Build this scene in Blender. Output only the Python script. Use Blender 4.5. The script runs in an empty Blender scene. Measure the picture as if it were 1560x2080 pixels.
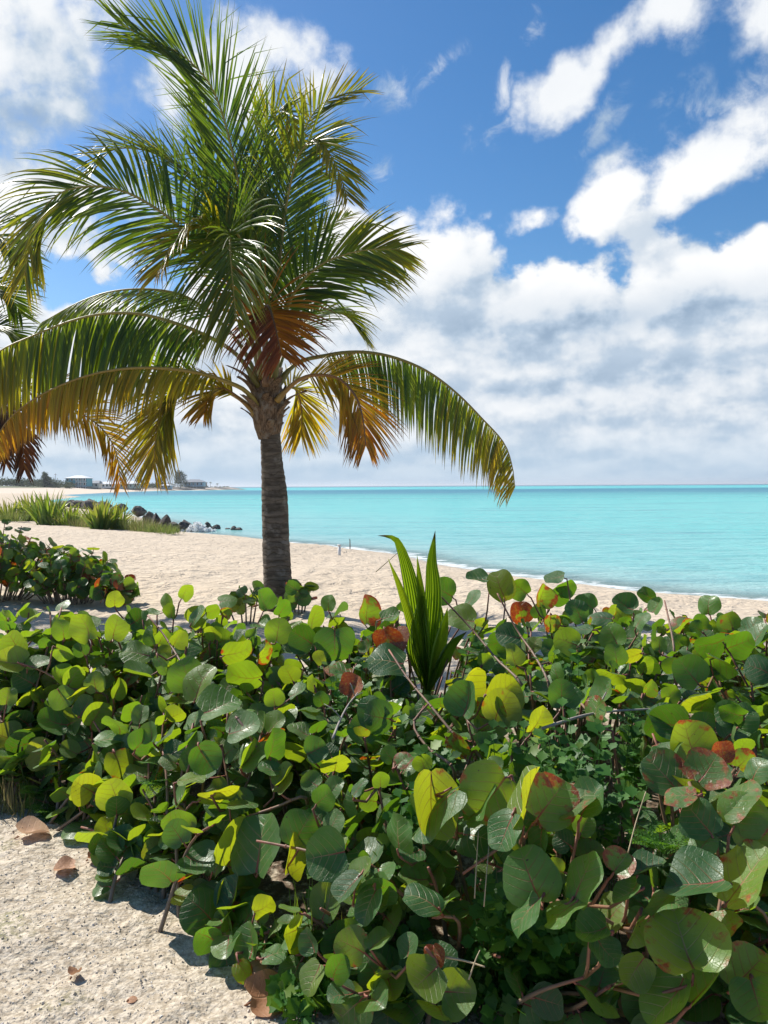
import bpy, math, random
import numpy as np
from mathutils import Vector, Matrix, Quaternion
R = math.radians
scene = bpy.context.scene
COL = scene.collection

# ------------------------------------------------------------------ camera
CAM_H = 1.6
PITCH, ROLL = 1.95, 0.33
FPX = 1560.0                                  # focal length in photograph pixels
cam_d = bpy.data.cameras.new('camera')
cam_d.sensor_fit = 'VERTICAL'; cam_d.sensor_height = 24.0
cam_d.lens = 24.0 * FPX / 2080.0
cam_d.clip_start = 0.05; cam_d.clip_end = 60000
cam = bpy.data.objects.new('camera', cam_d); COL.objects.link(cam)
CM = Matrix.Translation((0, 0, CAM_H)) @ Matrix.Rotation(R(90 - PITCH), 4, 'X') @ Matrix.Rotation(R(-ROLL), 4, 'Z')
cam.matrix_world = CM
scene.camera = cam
CR = CM.to_3x3()
def ray(px, py):                              # view ray of a photo pixel; its length along the optical axis is 1
    return CR @ Vector(((px - 780) / FPX, -(py - 1040) / FPX, -1.0))
def P(px, py, d):                             # point at depth d
    return Vector((0, 0, CAM_H)) + ray(px, py) * d
def G(px, py, z=0.0):                         # point on the level z
    r = ray(px, py)
    return Vector((0, 0, CAM_H)) + r * ((z - CAM_H) / r.z)
def AE(px, py):
    r = ray(px, py).normalized()
    return math.atan2(r.x, r.y), math.asin(r.z)

# ------------------------------------------------------------------ node helper
class NT:
    def __init__(s, tree): s.t = tree; s.n = tree.nodes; s.l = tree.links
    def new(s, typ, **kw):
        n = s.n.new(typ)
        for k, v in kw.items(): setattr(n, k, v)
        return n
    def put(s, sock, v):
        if isinstance(v, bpy.types.NodeSocket): s.l.new(v, sock)
        elif v is not None: sock.default_value = v
    def m(s, op, a, b=None, c=None, clamp=False):
        n = s.new('ShaderNodeMath', operation=op, use_clamp=clamp)
        s.put(n.inputs[0], a)
        if b is not None: s.put(n.inputs[1], b)
        if c is not None: s.put(n.inputs[2], c)
        return n.outputs[0]
    def add(s, a, b): return s.m('ADD', a, b)
    def sub(s, a, b): return s.m('SUBTRACT', a, b)
    def mul(s, a, b): return s.m('MULTIPLY', a, b)
    def ss(s, x, a, b, o0=0.0, o1=1.0):       # smoothstep from a to b
        n = s.new('ShaderNodeMapRange', interpolation_type='SMOOTHSTEP')
        for k, v in zip(('Value', 'From Min', 'From Max', 'To Min', 'To Max'), (x, a, b, o0, o1)): s.put(n.inputs[k], v)
        return n.outputs[0]
    def lin(s, x, a, b, o0=0.0, o1=1.0):
        n = s.new('ShaderNodeMapRange')
        for k, v in zip(('Value', 'From Min', 'From Max', 'To Min', 'To Max'), (x, a, b, o0, o1)): s.put(n.inputs[k], v)
        return n.outputs[0]
    def xyz(s, x, y, z):
        n = s.new('ShaderNodeCombineXYZ')
        for i, v in enumerate((x, y, z)): s.put(n.inputs[i], v)
        return n.outputs[0]
    def sep(s, v):
        n = s.new('ShaderNodeSeparateXYZ'); s.put(n.inputs[0], v); return n.outputs
    def noise(s, vec, scale, detail=4, rough=0.5, dist=0.0, out='Fac'):
        n = s.new('ShaderNodeTexNoise', noise_dimensions='3D')
        s.put(n.inputs['Vector'], vec)
        n.inputs['Scale'].default_value = scale; n.inputs['Detail'].default_value = detail
        n.inputs['Roughness'].default_value = rough; n.inputs['Distortion'].default_value = dist
        return n.outputs[out]
    def mix(s, f, a, b, blend='MIX'):
        n = s.new('ShaderNodeMix', data_type='RGBA', blend_type=blend)
        s.put(n.inputs[0], f)
        for sock, v in ((n.inputs[6], a), (n.inputs[7], b)):
            if isinstance(v, tuple) and len(v) == 3: v = v + (1,)
            s.put(sock, v)
        return n.outputs[2]
    def ramp(s, f, stops, interp='LINEAR'):
        n = s.new('ShaderNodeValToRGB'); n.color_ramp.interpolation = interp
        el = n.color_ramp.elements
        while len(el) < len(stops): el.new(0.5)
        for e, (p, c) in zip(el, stops): e.position = p; e.color = tuple(c) + (1,)
        s.put(n.inputs[0], f); return n.outputs[0]
    def attr(s, name):
        return s.new('ShaderNodeAttribute', attribute_name=name).outputs
    def mapping(s, vec, scale=(1, 1, 1), loc=(0, 0, 0), rot=(0, 0, 0), typ='POINT'):
        n = s.new('ShaderNodeMapping', vector_type=typ)
        s.put(n.inputs[0], vec)
        n.inputs['Location'].default_value = loc; n.inputs['Rotation'].default_value = rot; n.inputs['Scale'].default_value = scale
        return n.outputs[0]
    def bump(s, h, strength, dist, normal=None):
        n = s.new('ShaderNodeBump'); s.put(n.inputs['Strength'], strength)
        n.inputs['Distance'].default_value = dist; s.put(n.inputs['Height'], h)
        if normal is not None: s.put(n.inputs['Normal'], normal)
        return n.outputs[0]
    def principled(s, **kw):
        n = s.new('ShaderNodeBsdfPrincipled')
        for k, v in kw.items():
            k = k.replace('_', ' ')
            if isinstance(v, tuple) and len(v) == 3: v = v + (1,)
            s.put(n.inputs[k], v)
        return n.outputs[0]
    def shmix(s, f, a, b):
        n = s.new('ShaderNodeMixShader'); s.put(n.inputs[0], f); s.put(n.inputs[1], a); s.put(n.inputs[2], b); return n.outputs[0]
def material(name):
    m = bpy.data.materials.new(name); m.use_nodes = True
    m.node_tree.nodes.clear()
    t = NT(m.node_tree); out = t.new('ShaderNodeOutputMaterial')
    return m, t, (lambda sh: t.l.new(sh, out.inputs['Surface']))

# ------------------------------------------------------------------ sun and sky
SUN_AZ, SUN_EL = R(-50), R(45)
LDIR = Vector((math.sin(SUN_AZ) * math.cos(SUN_EL), math.cos(SUN_AZ) * math.cos(SUN_EL), math.sin(SUN_EL)))
sd = bpy.data.lights.new('sun', 'SUN'); sd.energy = 5.0; sd.angle = R(0.5); sd.color = (1, 0.95, 0.87)
sun = bpy.data.objects.new('sun', sd); COL.objects.link(sun)
sun.rotation_euler = LDIR.to_track_quat('Z', 'Y').to_euler()
vs = scene.view_settings
vs.view_transform = 'Standard'; vs.look = 'None'; vs.exposure = 0.42; vs.gamma = 1; vs.use_curve_mapping = False

SKY_STRENGTH = 0.0865
world = bpy.data.worlds.new('World'); scene.world = world; world.use_nodes = True
wt = NT(world.node_tree); wt.n.clear()
wout = wt.new('ShaderNodeOutputWorld'); wbg = wt.new('ShaderNodeBackground')
wbg.inputs['Strength'].default_value = SKY_STRENGTH
wt.l.new(wbg.outputs[0], wout.inputs[0])
sky = wt.new('ShaderNodeTexSky', sky_type='NISHITA')
sky.sun_disc = False; sky.sun_elevation = SUN_EL; sky.sun_rotation = SUN_AZ
sky.altitude = 0; sky.air_density = 1.0; sky.dust_density = 0.4; sky.ozone_density = 2.5
hsv = wt.new('ShaderNodeHueSaturation'); hsv.inputs['Saturation'].default_value = 1.30; hsv.inputs['Value'].default_value = 1.10
wt.l.new(sky.outputs[0], hsv.inputs['Color'])
wdir = wt.new('ShaderNodeTexCoord').outputs['Generated']
dx, dy, dz = wt.sep(wdir)
AZ = wt.m('ARCTAN2', dx, dy)
EL = wt.m('ARCSINE', dz)
# clouds by direction: (azimuth, elevation) in the sky
def _b(px, py, rx, ry, rot=0, h=1.0):
    a, e = AE(px, py); return (a, e, rx / FPX, ry / FPX, R(rot), h)
BLOBS = [
    _b(40, 60, 215, 170, 0, .85), _b(10, 190, 180, 110, 15, .7), _b(150, 20, 125, 110, 0, .65),
    _b(480, 150, 130, 110, 30, .52), _b(340, 210, 100, 80, 0, .48), _b(560, 90, 100, 50, -35, .36),
    _b(625, 187, 66, 50, 0, .55),
    _b(1140, 165, 85, 48, 20, .50), _b(1235, 100, 130, 46, 42, .54), _b(1325, 30, 80, 42, 30, .46),
    _b(1250, 405, 150, 70, 20, .80), _b(1420, 350, 175, 66, 22, .80), _b(1235, 320, 55, 45, 0, .55), _b(1560, 300, 100, 45, 10, .55),
    _b(1085, 447, 80, 40, 10, .75),
    _b(60, 380, 230, 70, 10, .55), _b(30, 470, 150, 70, 0, .5),
    # outside the frame, for the light and for other views
    _b(-700, 200, 500, 240, 10, .9), _b(2300, 300, 520, 220, 10, .8), _b(2200, -400, 500, 260, 10, .7), _b(300, -700, 500, 260, 10, .7),
]
WISPS = [_b(1225, 250, 85, 32, 45, .9), _b(1025, 180, 62, 26, 80, .9), _b(890, 140, 80, 26, 30, .6), _b(1000, 270, 70, 32, 20, .5), _b(790, 190, 80, 45, 10, .6), _b(960, 258, 45, 22, 30, .5),
    _b(1085, 40, 70, 30, 70, .5), _b(775, 345, 40, 34, 0, .45), _b(1370, 215, 95, 40, 35, .55), _b(1490, 215, 120, 60, 10, .5), _b(640, 100, 90, 40, -40, .5), _b(230, 330, 160, 40, 0, .4)]
_curve_pts = [(-900, 520), (-300, 560), (0, 600), (100, 565), (150, 590), (210, 560), (270, 590), (350, 560), (480, 500), (600, 470), (650, 430), (690, 385), (730, 380), (780, 425),
              (850, 432), (940, 420), (1000, 450), (1060, 525), (1110, 500), (1160, 480), (1210, 510), (1265, 520), (1300, 470), (1370, 440), (1450, 452), (1500, 460), (1560, 430), (1750, 470), (2600, 430)]
def cloud_density(az, el, shade=False):
    g = wt.m('DIVIDE', 1.0, wt.add(wt.m('MAXIMUM', el, 0.0), 0.17))
    p = wt.xyz(wt.mul(az, 2.7), wt.mul(wt.m('LOGARITHM', wt.add(wt.m('MAXIMUM', el, -0.1), 0.17), math.e), 1.5), 3.7)
    f1 = wt.noise(p, 2.1, 9 if not shade else 7, 0.58, 0.1)
    pa = wt.xyz(az, wt.mul(el, 1.15), 1.3)
    f2 = wt.noise(pa, 13.0, 9 if not shade else 7, 0.62, 0.0)
    vn = wt.new('ShaderNodeTexVoronoi', feature='F1', voronoi_dimensions='2D', normalize=True)
    wrp = wt.new('ShaderNodeVectorMath', operation='MULTIPLY_ADD')
    wt.l.new(wt.noise(pa, 16.0, 3, 0.6, 0.0, 'Color'), wrp.inputs[0]); wrp.inputs[1].default_value = (0.07, 0.07, 0.0); wt.l.new(p, wrp.inputs[2])
    wt.l.new(wrp.outputs[0], vn.inputs['Vector']); vn.inputs['Scale'].default_value = 3.4; vn.inputs['Detail'].default_value = 2.0
    vn.inputs['Roughness'].default_value = 0.5
    fb = wt.sub(wt.add(wt.add(wt.mul(f1, 0.36), wt.mul(f2, 0.46)), wt.mul(wt.sub(0.40, vn.outputs['Distance']), 0.46)), 0.43)
    v = wt.xyz(az, el, 0.0)
    M = None
    for a, e, rx, ry, rot, h in BLOBS:
        q = wt.mapping(v, (rx, ry, 1), (a, e, 0), (0, 0, rot), 'TEXTURE')
        ln = wt.new('ShaderNodeVectorMath', operation='LENGTH'); wt.l.new(q, ln.inputs[0])
        b = wt.m('MULTIPLY_ADD', ln.outputs['Value'], -h, h)
        M = b if M is None else wt.m('SMOOTH_MAX', M, b, 0.12)
    # the bank that reaches down to the horizon
    fc = wt.new('ShaderNodeFloatCurve')
    a0, a1 = -1.2, 1.2
    cv = fc.mapping.curves[0]
    pts = []
    for px, py in _curve_pts:
        a, e = AE(px, py); pts.append(((a - a0) / (a1 - a0), e))
    while len(cv.points) < len(pts): cv.points.new(0.5, 0.5)
    for c_, (x_, y_) in zip(cv.points, sorted(pts)): c_.location = (x_, y_); c_.handle_type = 'AUTO'
    fc.mapping.update()
    wt.put(fc.inputs['Value'], wt.lin(az, a0, a1))
    B = wt.m('MINIMUM', wt.mul(wt.sub(fc.outputs[0], el), 9.0), 0.8)
    M = wt.m('SMOOTH_MAX', M, B, 0.1)
    M = wt.m('MAXIMUM', wt.m('MINIMUM', M, 0.62), -0.6)
    return wt.add(M, wt.mul(fb, 3.0)), f1, f2, B
D0, F1, F2, B0 = cloud_density(AZ, EL)
D1, _, _, _ = cloud_density(wt.add(AZ, wt.mul(wt.add(EL, 0.12), -0.07)), wt.add(EL, wt.mul(wt.add(EL, 0.10), 0.11)), True)
alpha = wt.ss(D0, 0.02, wt.lin(EL, 0.26, 0.40, 0.28, 0.58))
wm = None
for a, e, rx, ry, rot, h in WISPS:
    q = wt.mapping(wt.xyz(AZ, EL, 0.0), (rx * 1.1, ry * 1.1, 1), (a, e, 0), (0, 0, rot), 'TEXTURE')
    ln = wt.new('ShaderNodeVectorMath', operation='LENGTH'); wt.l.new(q, ln.inputs[0])
    b = wt.m('MULTIPLY_ADD', ln.outputs['Value'], -h, h)
    wm = b if wm is None else wt.m('MAXIMUM', wm, b)
fw = wt.noise(wt.mapping(wt.xyz(AZ, EL, 5.0), (1, 1, 1), (0, 0, 0), (0, 0, R(-35))), 22.0, 9, 0.66, 0.6)
wisp = wt.mul(wt.ss(wt.add(wm, wt.mul(wt.sub(fw, 0.5), 2.8)), 0.15, 1.15), wt.ss(wm, 0.0, 0.3))
alpha = wt.m('MAXIMUM', alpha, wt.mul(wisp, 0.8))
lit = wt.sub(D0, D1)                                           # thin towards the light: lit rim
up = wt.ss(lit, -0.45, 0.5)
# broad grey undersides within the bank
GREY = [_b(1250, 640, 420, 75, 3, 1), _b(1480, 600, 200, 90, 0, .7), _b(1000, 690, 180, 60, 0, .7), _b(1400, 780, 300, 45, 4, .55), _b(1100, 790, 230, 40, 5, .5), _b(980, 560, 160, 60, 30, .35),
        _b(80, 240, 170, 70, 10, .35), _b(1450, 440, 150, 50, 10, .3)]
v0 = wt.xyz(wt.add(AZ, wt.mul(wt.sub(F2, 0.5), 0.10)), wt.add(EL, wt.mul(wt.sub(F1, 0.5), 0.10)), 0.0)
gm = None
for a, e, rx, ry, rot, h in GREY:
    q = wt.mapping(v0, (rx, ry, 1), (a, e, 0), (0, 0, rot), 'TEXTURE')
    ln = wt.new('ShaderNodeVectorMath', operation='LENGTH'); wt.l.new(q, ln.inputs[0])
    b = wt.m('MULTIPLY_ADD', ln.outputs['Value'], -h, h)
    gm = b if gm is None else wt.m('SMOOTH_MAX', gm, b, 0.15)
gm = wt.m('MAXIMUM', gm, 0.0)
low = wt.ss(EL, 0.20, 0.02)                                    # towards the horizon the rows are greyer
bright = wt.sub(wt.sub(wt.add(0.30, wt.mul(up, 0.66)), wt.mul(gm, 0.54)), wt.mul(low, 0.06))
bright = wt.add(bright, wt.sub(wt.mul(wt.ss(B0, 0.75, 0.0), 0.16), wt.mul(wt.ss(EL, 0.3, 0.42), 0.26)))
bright = wt.m('ADD', bright, wt.mul(wt.sub(F2, 0.5), 0.20), clamp=True)
ccol = wt.ramp(bright, [(0.0, (2.9, 3.9, 5.2)), (0.28, (4.3, 5.3, 6.5)), (0.55, (6.2, 6.8, 7.5)), (1.0, (8.7, 8.8, 8.9))])
hz = wt.ss(EL, 0.10, 0.0)
ccol = wt.mix(wt.mul(hz, 0.75), ccol, (4.2, 5.6, 7.0))
skyc = wt.mix(wt.mul(hz, 0.6), hsv.outputs[0], (4.2, 5.6, 7.2))
full = wt.mix(alpha, skyc, ccol)
wt.l.new(full, wbg.inputs['Color'])
try:
    world.cycles.sampling_method = 'MANUAL'; world.cycles.sample_map_resolution = 512
except Exception: pass
cy = scene.cycles
cy.max_bounces = 8; cy.transparent_max_bounces = 12; cy.diffuse_bounces = 4; cy.glossy_bounces = 3; cy.transmission_bounces = 6
# ------------------------------------------------------------------ mesh helpers
def tag(o, label=None, cat=None, group=None, kind=None):
    for k, v in (('label', label), ('category', cat), ('group', group), ('kind', kind)):
        if v: o[k] = v
    return o
def empty(name, loc=(0, 0, 0), label=None, cat=None, group=None):
    o = bpy.data.objects.new(name, None); o.empty_display_size = 0.2
    o.location = loc; COL.objects.link(o); return tag(o, label, cat, group)
class MB:                                     # mesh builder with a colour per vertex and a uv per vertex
    def __init__(s): s.v = []; s.f = []; s.c = []; s.uv = []
    def vert(s, p, c=(0, 0, 0), uv=(0, 0)):
        s.v.append((p[0], p[1], p[2])); s.c.append(c); s.uv.append(uv); return len(s.v) - 1
    def face(s, *i): s.f.append(i)
    def tube(s, pts, radii, n=8, c=(0, 0, 0), cap=True):
        rings = []; prev = None
        N = len(pts)
        for i, p in enumerate(pts):
            p = Vector(p)
            t = (Vector(pts[min(i + 1, N - 1)]) - Vector(pts[max(i - 1, 0)])).normalized()
            if prev is None:
                a = t.cross(Vector((0, 0, 1)) if abs(t.z) < 0.9 else Vector((1, 0, 0))).normalized()
            else:
                a = (prev - t * prev.dot(t)).normalized()
            prev = a; b = t.cross(a)
            r = radii[i] if hasattr(radii, '__len__') else radii
            cc = c[i] if isinstance(c, list) else c
            rings.append([s.vert(p + (a * math.cos(2 * math.pi * k / n) + b * math.sin(2 * math.pi * k / n)) * r, cc, (k / n, i / max(1, N - 1))) for k in range(n)])
        for r0, r1 in zip(rings, rings[1:]):
            for k in range(n): s.face(r0[k], r0[(k + 1) % n], r1[(k + 1) % n], r1[k])
        if cap:
            s.face(*reversed(rings[0])); s.face(*rings[-1])
    def box(s, x0, x1, y0, y1, z0, z1, c=(0, 0, 0)):
        i = [s.vert((x, y, z), c) for x in (x0, x1) for y in (y0, y1) for z in (z0, z1)]
        for q in ((0, 1, 3, 2), (4, 6, 7, 5), (0, 4, 5, 1), (2, 3, 7, 6), (0, 2, 6, 4), (1, 5, 7, 3)): s.face(*[i[k] for k in q])
    def build(s, name, mat, parent=None, smooth=True, origin=None):
        me = bpy.data.meshes.new(name)
        v = np.array(s.v, dtype=np.float64).reshape(-1, 3)
        o = bpy.data.objects.new(name, me)
        if origin is not None:
            v = v - np.array(origin); o.location = origin
        if parent is not None:                # parents sit at their own location without rotation
            if origin is None: v = v - np.array(world_loc(parent))
            else: o.location = Vector(origin) - world_loc(parent)
        me.from_pydata(v.tolist(), [], s.f)
        me.materials.append(mat)
        if len(s.v):
            ca = me.color_attributes.new('tint', 'FLOAT_COLOR', 'POINT')
            ca.data.foreach_set('color', np.array([tuple(c)[:3] + (1,) for c in s.c], dtype=np.float32).ravel())
            ul = me.uv_layers.new(name='UVMap')
            li = np.zeros(len(me.loops), dtype=np.int32); me.loops.foreach_get('vertex_index', li)
            ul.data.foreach_set('uv', np.array(s.uv, dtype=np.float32)[li].ravel())
        if smooth: me.polygons.foreach_set('use_smooth', [True] * len(me.polygons))
        me.update()
        COL.objects.link(o)
        if parent is not None: o.parent = parent
        return o
def world_loc(o):
    l = Vector(o.location)
    while o.parent is not None: o = o.parent; l = l + Vector(o.location)
    return l
def catmull(pts, n):
    pts = [Vector(p) for p in pts]
    q = [pts[0] * 2 - pts[1]] + pts + [pts[-1] * 2 - pts[-2]]
    out = []
    L = [(pts[i + 1] - pts[i]).length for i in range(len(pts) - 1)]; T = sum(L)
    for k in range(n + 1):
        s = T * k / n; i = 0
        while i < len(L) - 1 and s > L[i]: s -= L[i]; i += 1
        u = min(1, s / L[i]) if L[i] > 0 else 0
        p0, p1, p2, p3 = q[i], q[i + 1], q[i + 2], q[i + 3]
        out.append(0.5 * ((2 * p1) + (p2 - p0) * u + (2 * p0 - 5 * p1 + 4 * p2 - p3) * u * u + (3 * p1 - p0 - 3 * p2 + p3) * u ** 3))
    return out
# value noise for shaping meshes
_rs = np.random.RandomState(5); _NT = _rs.rand(64, 64, 64)
def vnoise(x, y, z=0.0):
    x = np.asarray(x, float); y = np.asarray(y, float); z = np.asarray(z, float) + np.zeros_like(x)
    xi, yi, zi = np.floor(x).astype(int), np.floor(y).astype(int), np.floor(z).astype(int)
    fx, fy, fz = x - xi, y - yi, z - zi
    fx, fy, fz = [f * f * (3 - 2 * f) for f in (fx, fy, fz)]
    r = 0
    for a in (0, 1):
        for b in (0, 1):
            for c in (0, 1):
                w = (fx if a else 1 - fx) * (fy if b else 1 - fy) * (fz if c else 1 - fz)
                r = r + w * _NT[(xi + a) % 64, (yi + b) % 64, (zi + c) % 64]
    return r - 0.5
def fbm(x, y, z=0.0, o=4):
    r = 0; a = 1.0; f = 1.0
    for k in range(o): r = r + a * vnoise(np.asarray(x) * f + 17 * k, np.asarray(y) * f + 9 * k, np.asarray(z) * f); a *= 0.5; f *= 2.03
    return r
def smooth01(t): t = np.clip(t, 0, 1); return t * t * (3 - 2 * t)
def poly_sd(px, py, poly):                    # signed distance to a polygon, positive inside (numpy)
    px = np.asarray(px, float); py = np.asarray(py, float)
    d = np.full(px.shape, 1e18); ins = np.zeros(px.shape, bool)
    n = len(poly)
    for i in range(n):
        ax, ay = poly[i][0], poly[i][1]; bx, by = poly[(i + 1) % n][0], poly[(i + 1) % n][1]
        ex, ey = bx - ax, by - ay
        t = np.clip(((px - ax) * ex + (py - ay) * ey) / (ex * ex + ey * ey + 1e-12), 0, 1)
        d = np.minimum(d, (px - ax - t * ex) ** 2 + (py - ay - t * ey) ** 2)
        c = ((ay > py) != (by > py)) & (px < (bx - ax) * (py - ay) / ((by - ay) + 1e-12) + ax)
        ins ^= c
    d = np.sqrt(d); return np.where(ins, d, -d)
def grid_mesh(name, xs, ys, zf, mat, attrs=None):
    X, Y = np.meshgrid(xs, ys, indexing='xy'); Z = zf(X, Y)
    nx, ny = len(xs), len(ys)
    me = bpy.data.meshes.new(name)
    v = np.stack([X, Y, Z], -1).reshape(-1, 3).astype(np.float32)
    i = np.arange(nx * ny).reshape(ny, nx)
    q = np.stack([i[:-1, :-1], i[:-1, 1:], i[1:, 1:], i[1:, :-1]], -1).reshape(-1, 4).astype(np.int32)
    me.vertices.add(len(v)); me.vertices.foreach_set('co', v.ravel())
    me.loops.add(q.size); me.loops.foreach_set('vertex_index', q.ravel())
    me.polygons.add(len(q)); me.polygons.foreach_set('loop_start', np.arange(0, q.size, 4, dtype=np.int32))
    me.polygons.foreach_set('use_smooth', [True] * len(q))
    me.update(calc_edges=True)
    me.materials.append(mat)
    for k, fn in (attrs or {}).items():
        a = me.attributes.new(k, 'FLOAT', 'POINT'); a.data.foreach_set('value', fn(X, Y).astype(np.float32).ravel())
    o = bpy.data.objects.new(name, me); COL.objects.link(o); return o
def graded(lo, hi, core_lo, core_hi, step, growth=1.12, mx=1e9):
    c = list(np.arange(core_lo, core_hi + 1e-6, step))
    s = step; x = c[-1]; up = []
    while x < hi: s = min(s * growth, mx); x += s; up.append(x)
    s = step; x = c[0]; dn = []
    while x > lo: s = min(s * growth, mx); x -= s; dn.append(x)
    return np.array(dn[::-1] + c + up)
# ------------------------------------------------------------------ sand, sea floor, sea
SEA = -1.2
_shore_px = [(1700, 1236), (1560, 1222), (1361, 1210), (1251, 1196), (1168, 1185), (1042, 1170), (942, 1155), (893, 1147), (810, 1126), (700, 1114), (583, 1103), (494, 1096), (440, 1091), (390, 1084), (345, 1078)]
shore = [tuple(G(x, y, SEA)[:2]) for x, y in _shore_px]
e0, e1 = Vector(shore[1]), Vector(shore[0]); dr = (e0 - e1).normalized()
shore_poly = [tuple(e1 - dr * 20), ] + shore[1:]
# beyond the rocks the shore bends away to the left, towards the far beach
tail = [(-17, 60), (-24, 74), (-34, 92), (-50, 120), (-75, 170), (-95, 240)]
shore_poly += tail + [(-900, 260), (-900, -300), (300, -300), (300, 8)]
def land_sd(x, y): return poly_sd(x, y, shore_poly)
def ground_z(x, y):
    d = land_sd(x, y)
    z = np.where(d >= 0, SEA + 1.2 * np.sin(np.clip(d / 13.0, 0, 1) * math.pi / 2), SEA + np.maximum(d * 0.085, -7))
    dry = smooth01(d / 3)
    z = z + dry * (0.09 * fbm(x * 0.35, y * 0.35, 2.0, 3))
    near = smooth01((16 - y) / 10) if True else 0
    z = z + dry * 0.05 * fbm(x * 1.3, y * 1.3, 4.0, 3) * smooth01((y - 4.5) / 3)
    # trodden sand: footprints on the open beach
    z = z + dry * smooth01((y - 5.5) / 2) * 0.035 * (np.abs(fbm(x * 2.6, y * 2.6, 7.0, 2)) * 2 - 0.3)
    # keep the gritty strip by the path level, with pits
    nb = smooth01((4.6 - y) / 0.6)
    z = z * (1 - nb) + nb * (0.03 * fbm(x * 1.5, y * 1.5, 1.0, 3) + 0.014 * fbm(x * 9, y * 9, 3.0, 3) + 0.008 * fbm(x * 27, y * 27, 5.0, 2))
    return z
GZ = lambda x, y: float(ground_z(np.array([float(x)]), np.array([float(y)]))[0])

# footprint of the sea grape hedge, where leaf litter covers the sand
_near = [(-260, 1640), (0, 1640), (110, 1668), (190, 1770), (310, 1850), (430, 1900), (500, 1990), (560, 2080), (700, 2160), (1000, 2190), (1400, 2190), (1800, 2190)]
near_edge = [tuple(G(x, y, 0)[:2]) for x, y in _near]
hedge_poly = near_edge + [(2.6, 2.4), (3.9, 4.2), (4.2, 5.6), (3.3, 5.75), (1.6, 5.45), (0.5, 5.05), (-.4, 5.0), (-1.2, 5.1), (-2.2, 4.95), (-3.0, 4.9), (-3.6, 4.6)]

# sand: pinkish coral sand, wet and darker at the water line, grit close by
m_sand, t, out = material('coral_sand')
pos = t.new('ShaderNodeNewGeometry').outputs['Position']
n1 = t.noise(pos, 0.8, 6, 0.6); n2 = t.noise(pos, 38, 5, 0.7); n3 = t.noise(pos, 160, 3, 0.6)
base = t.mix(n1, (0.50, 0.40, 0.29), (0.64, 0.54, 0.415))
grit = t.mix(t.ss(n2, 0.36, 0.62), (0.34, 0.275, 0.195), (0.62, 0.54, 0.425))
px_, py_, pz_ = t.sep(pos)
nearf = t.ss(py_, 6.2, 4.4)
col = t.mix(t.mul(nearf, 0.9), base, grit)
speck = t.ss(n3, 0.66, 0.74)
col = t.mix(t.mul(speck, 0.4), col, (0.20, 0.14, 0.10))
litter = t.ss(t.noise(pos, 7.0, 6, 0.72), 0.64, 0.72)
col = t.mix(t.mul(litter, t.mul(0.35, t.sub(1.0, nearf))), col, (0.25, 0.19, 0.13))
# a thin green film in the damp parts of the path
film = t.mul(t.mul(t.ss(t.noise(pos, 3.1, 4, 0.6), 0.55, 0.7), nearf), t.ss(n2, 0.55, 0.45))
col = t.mix(t.mul(film, 0.55), col, (0.20, 0.21, 0.09))
wet = t.ss(pz_, SEA + 0.16, SEA + 0.03)
col = t.mix(t.mul(wet, 0.6), col, (0.46, 0.385, 0.285))
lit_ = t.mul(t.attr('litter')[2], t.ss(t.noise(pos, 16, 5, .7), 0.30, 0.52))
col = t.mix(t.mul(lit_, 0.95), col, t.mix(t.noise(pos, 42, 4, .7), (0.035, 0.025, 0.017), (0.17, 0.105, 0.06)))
vor = t.new('ShaderNodeTexVoronoi', feature='F1'); t.put(vor.inputs['Vector'], pos); vor.inputs['Scale'].default_value = 62
hgt = t.add(t.add(t.mul(n2, 0.7), t.mul(n3, 0.35)), t.mul(t.mul(vor.outputs['Distance'], nearf), -0.5))
bm = t.bump(hgt, 0.55, 0.018)
pit = t.noise(pos, 5.5, 4, 0.55, 0.4)
bm = t.bump(pit, 0.32, 0.10, bm)
foot = t.ss(t.noise(pos, 3.4, 3, 0.55, 0.5), 0.60, 0.40)
bm = t.bump(foot, t.lin(py_, 4, 12, 0.08, 0.45), 0.13, bm)
med = t.noise(pos, 9.0, 5, 0.7)
bm = t.bump(med, t.lin(py_, 4.5, 10, 0.15, 0.5), 0.05, bm)
out(t.principled(Base_Color=col, Roughness=t.lin(wet, 0, 1, 0.92, 0.35), Normal=bm, Specular_IOR_Level=0.3))

xs = np.unique(np.concatenate([graded(-900, 300, -2.4, 1.0, 0.013, 1.06)]))
ys = np.unique(np.concatenate([graded(-300, 420, 1.9, 4.2, 0.013, 1.03)]))
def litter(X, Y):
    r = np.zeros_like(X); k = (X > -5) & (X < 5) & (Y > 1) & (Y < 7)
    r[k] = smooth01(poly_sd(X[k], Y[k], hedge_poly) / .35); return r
ground = grid_mesh('ground', xs, ys, ground_z, m_sand, {'litter': litter}); ground['kind'] = 'structure'
# sea floor out to the horizon
m_floor, t, out = material('sea_floor'); out(t.principled(Base_Color=(0.5, 0.45, 0.35), Roughness=0.9))
mb = MB()
a, b = 26000, -9.5
for p in ((-a, -a, b), (a, -a, b), (a, a, b), (-a, a, b)): mb.vert(p)
mb.face(0, 1, 2, 3); fl = mb.build('sea_floor', m_floor); fl['kind'] = 'structure'

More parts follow.
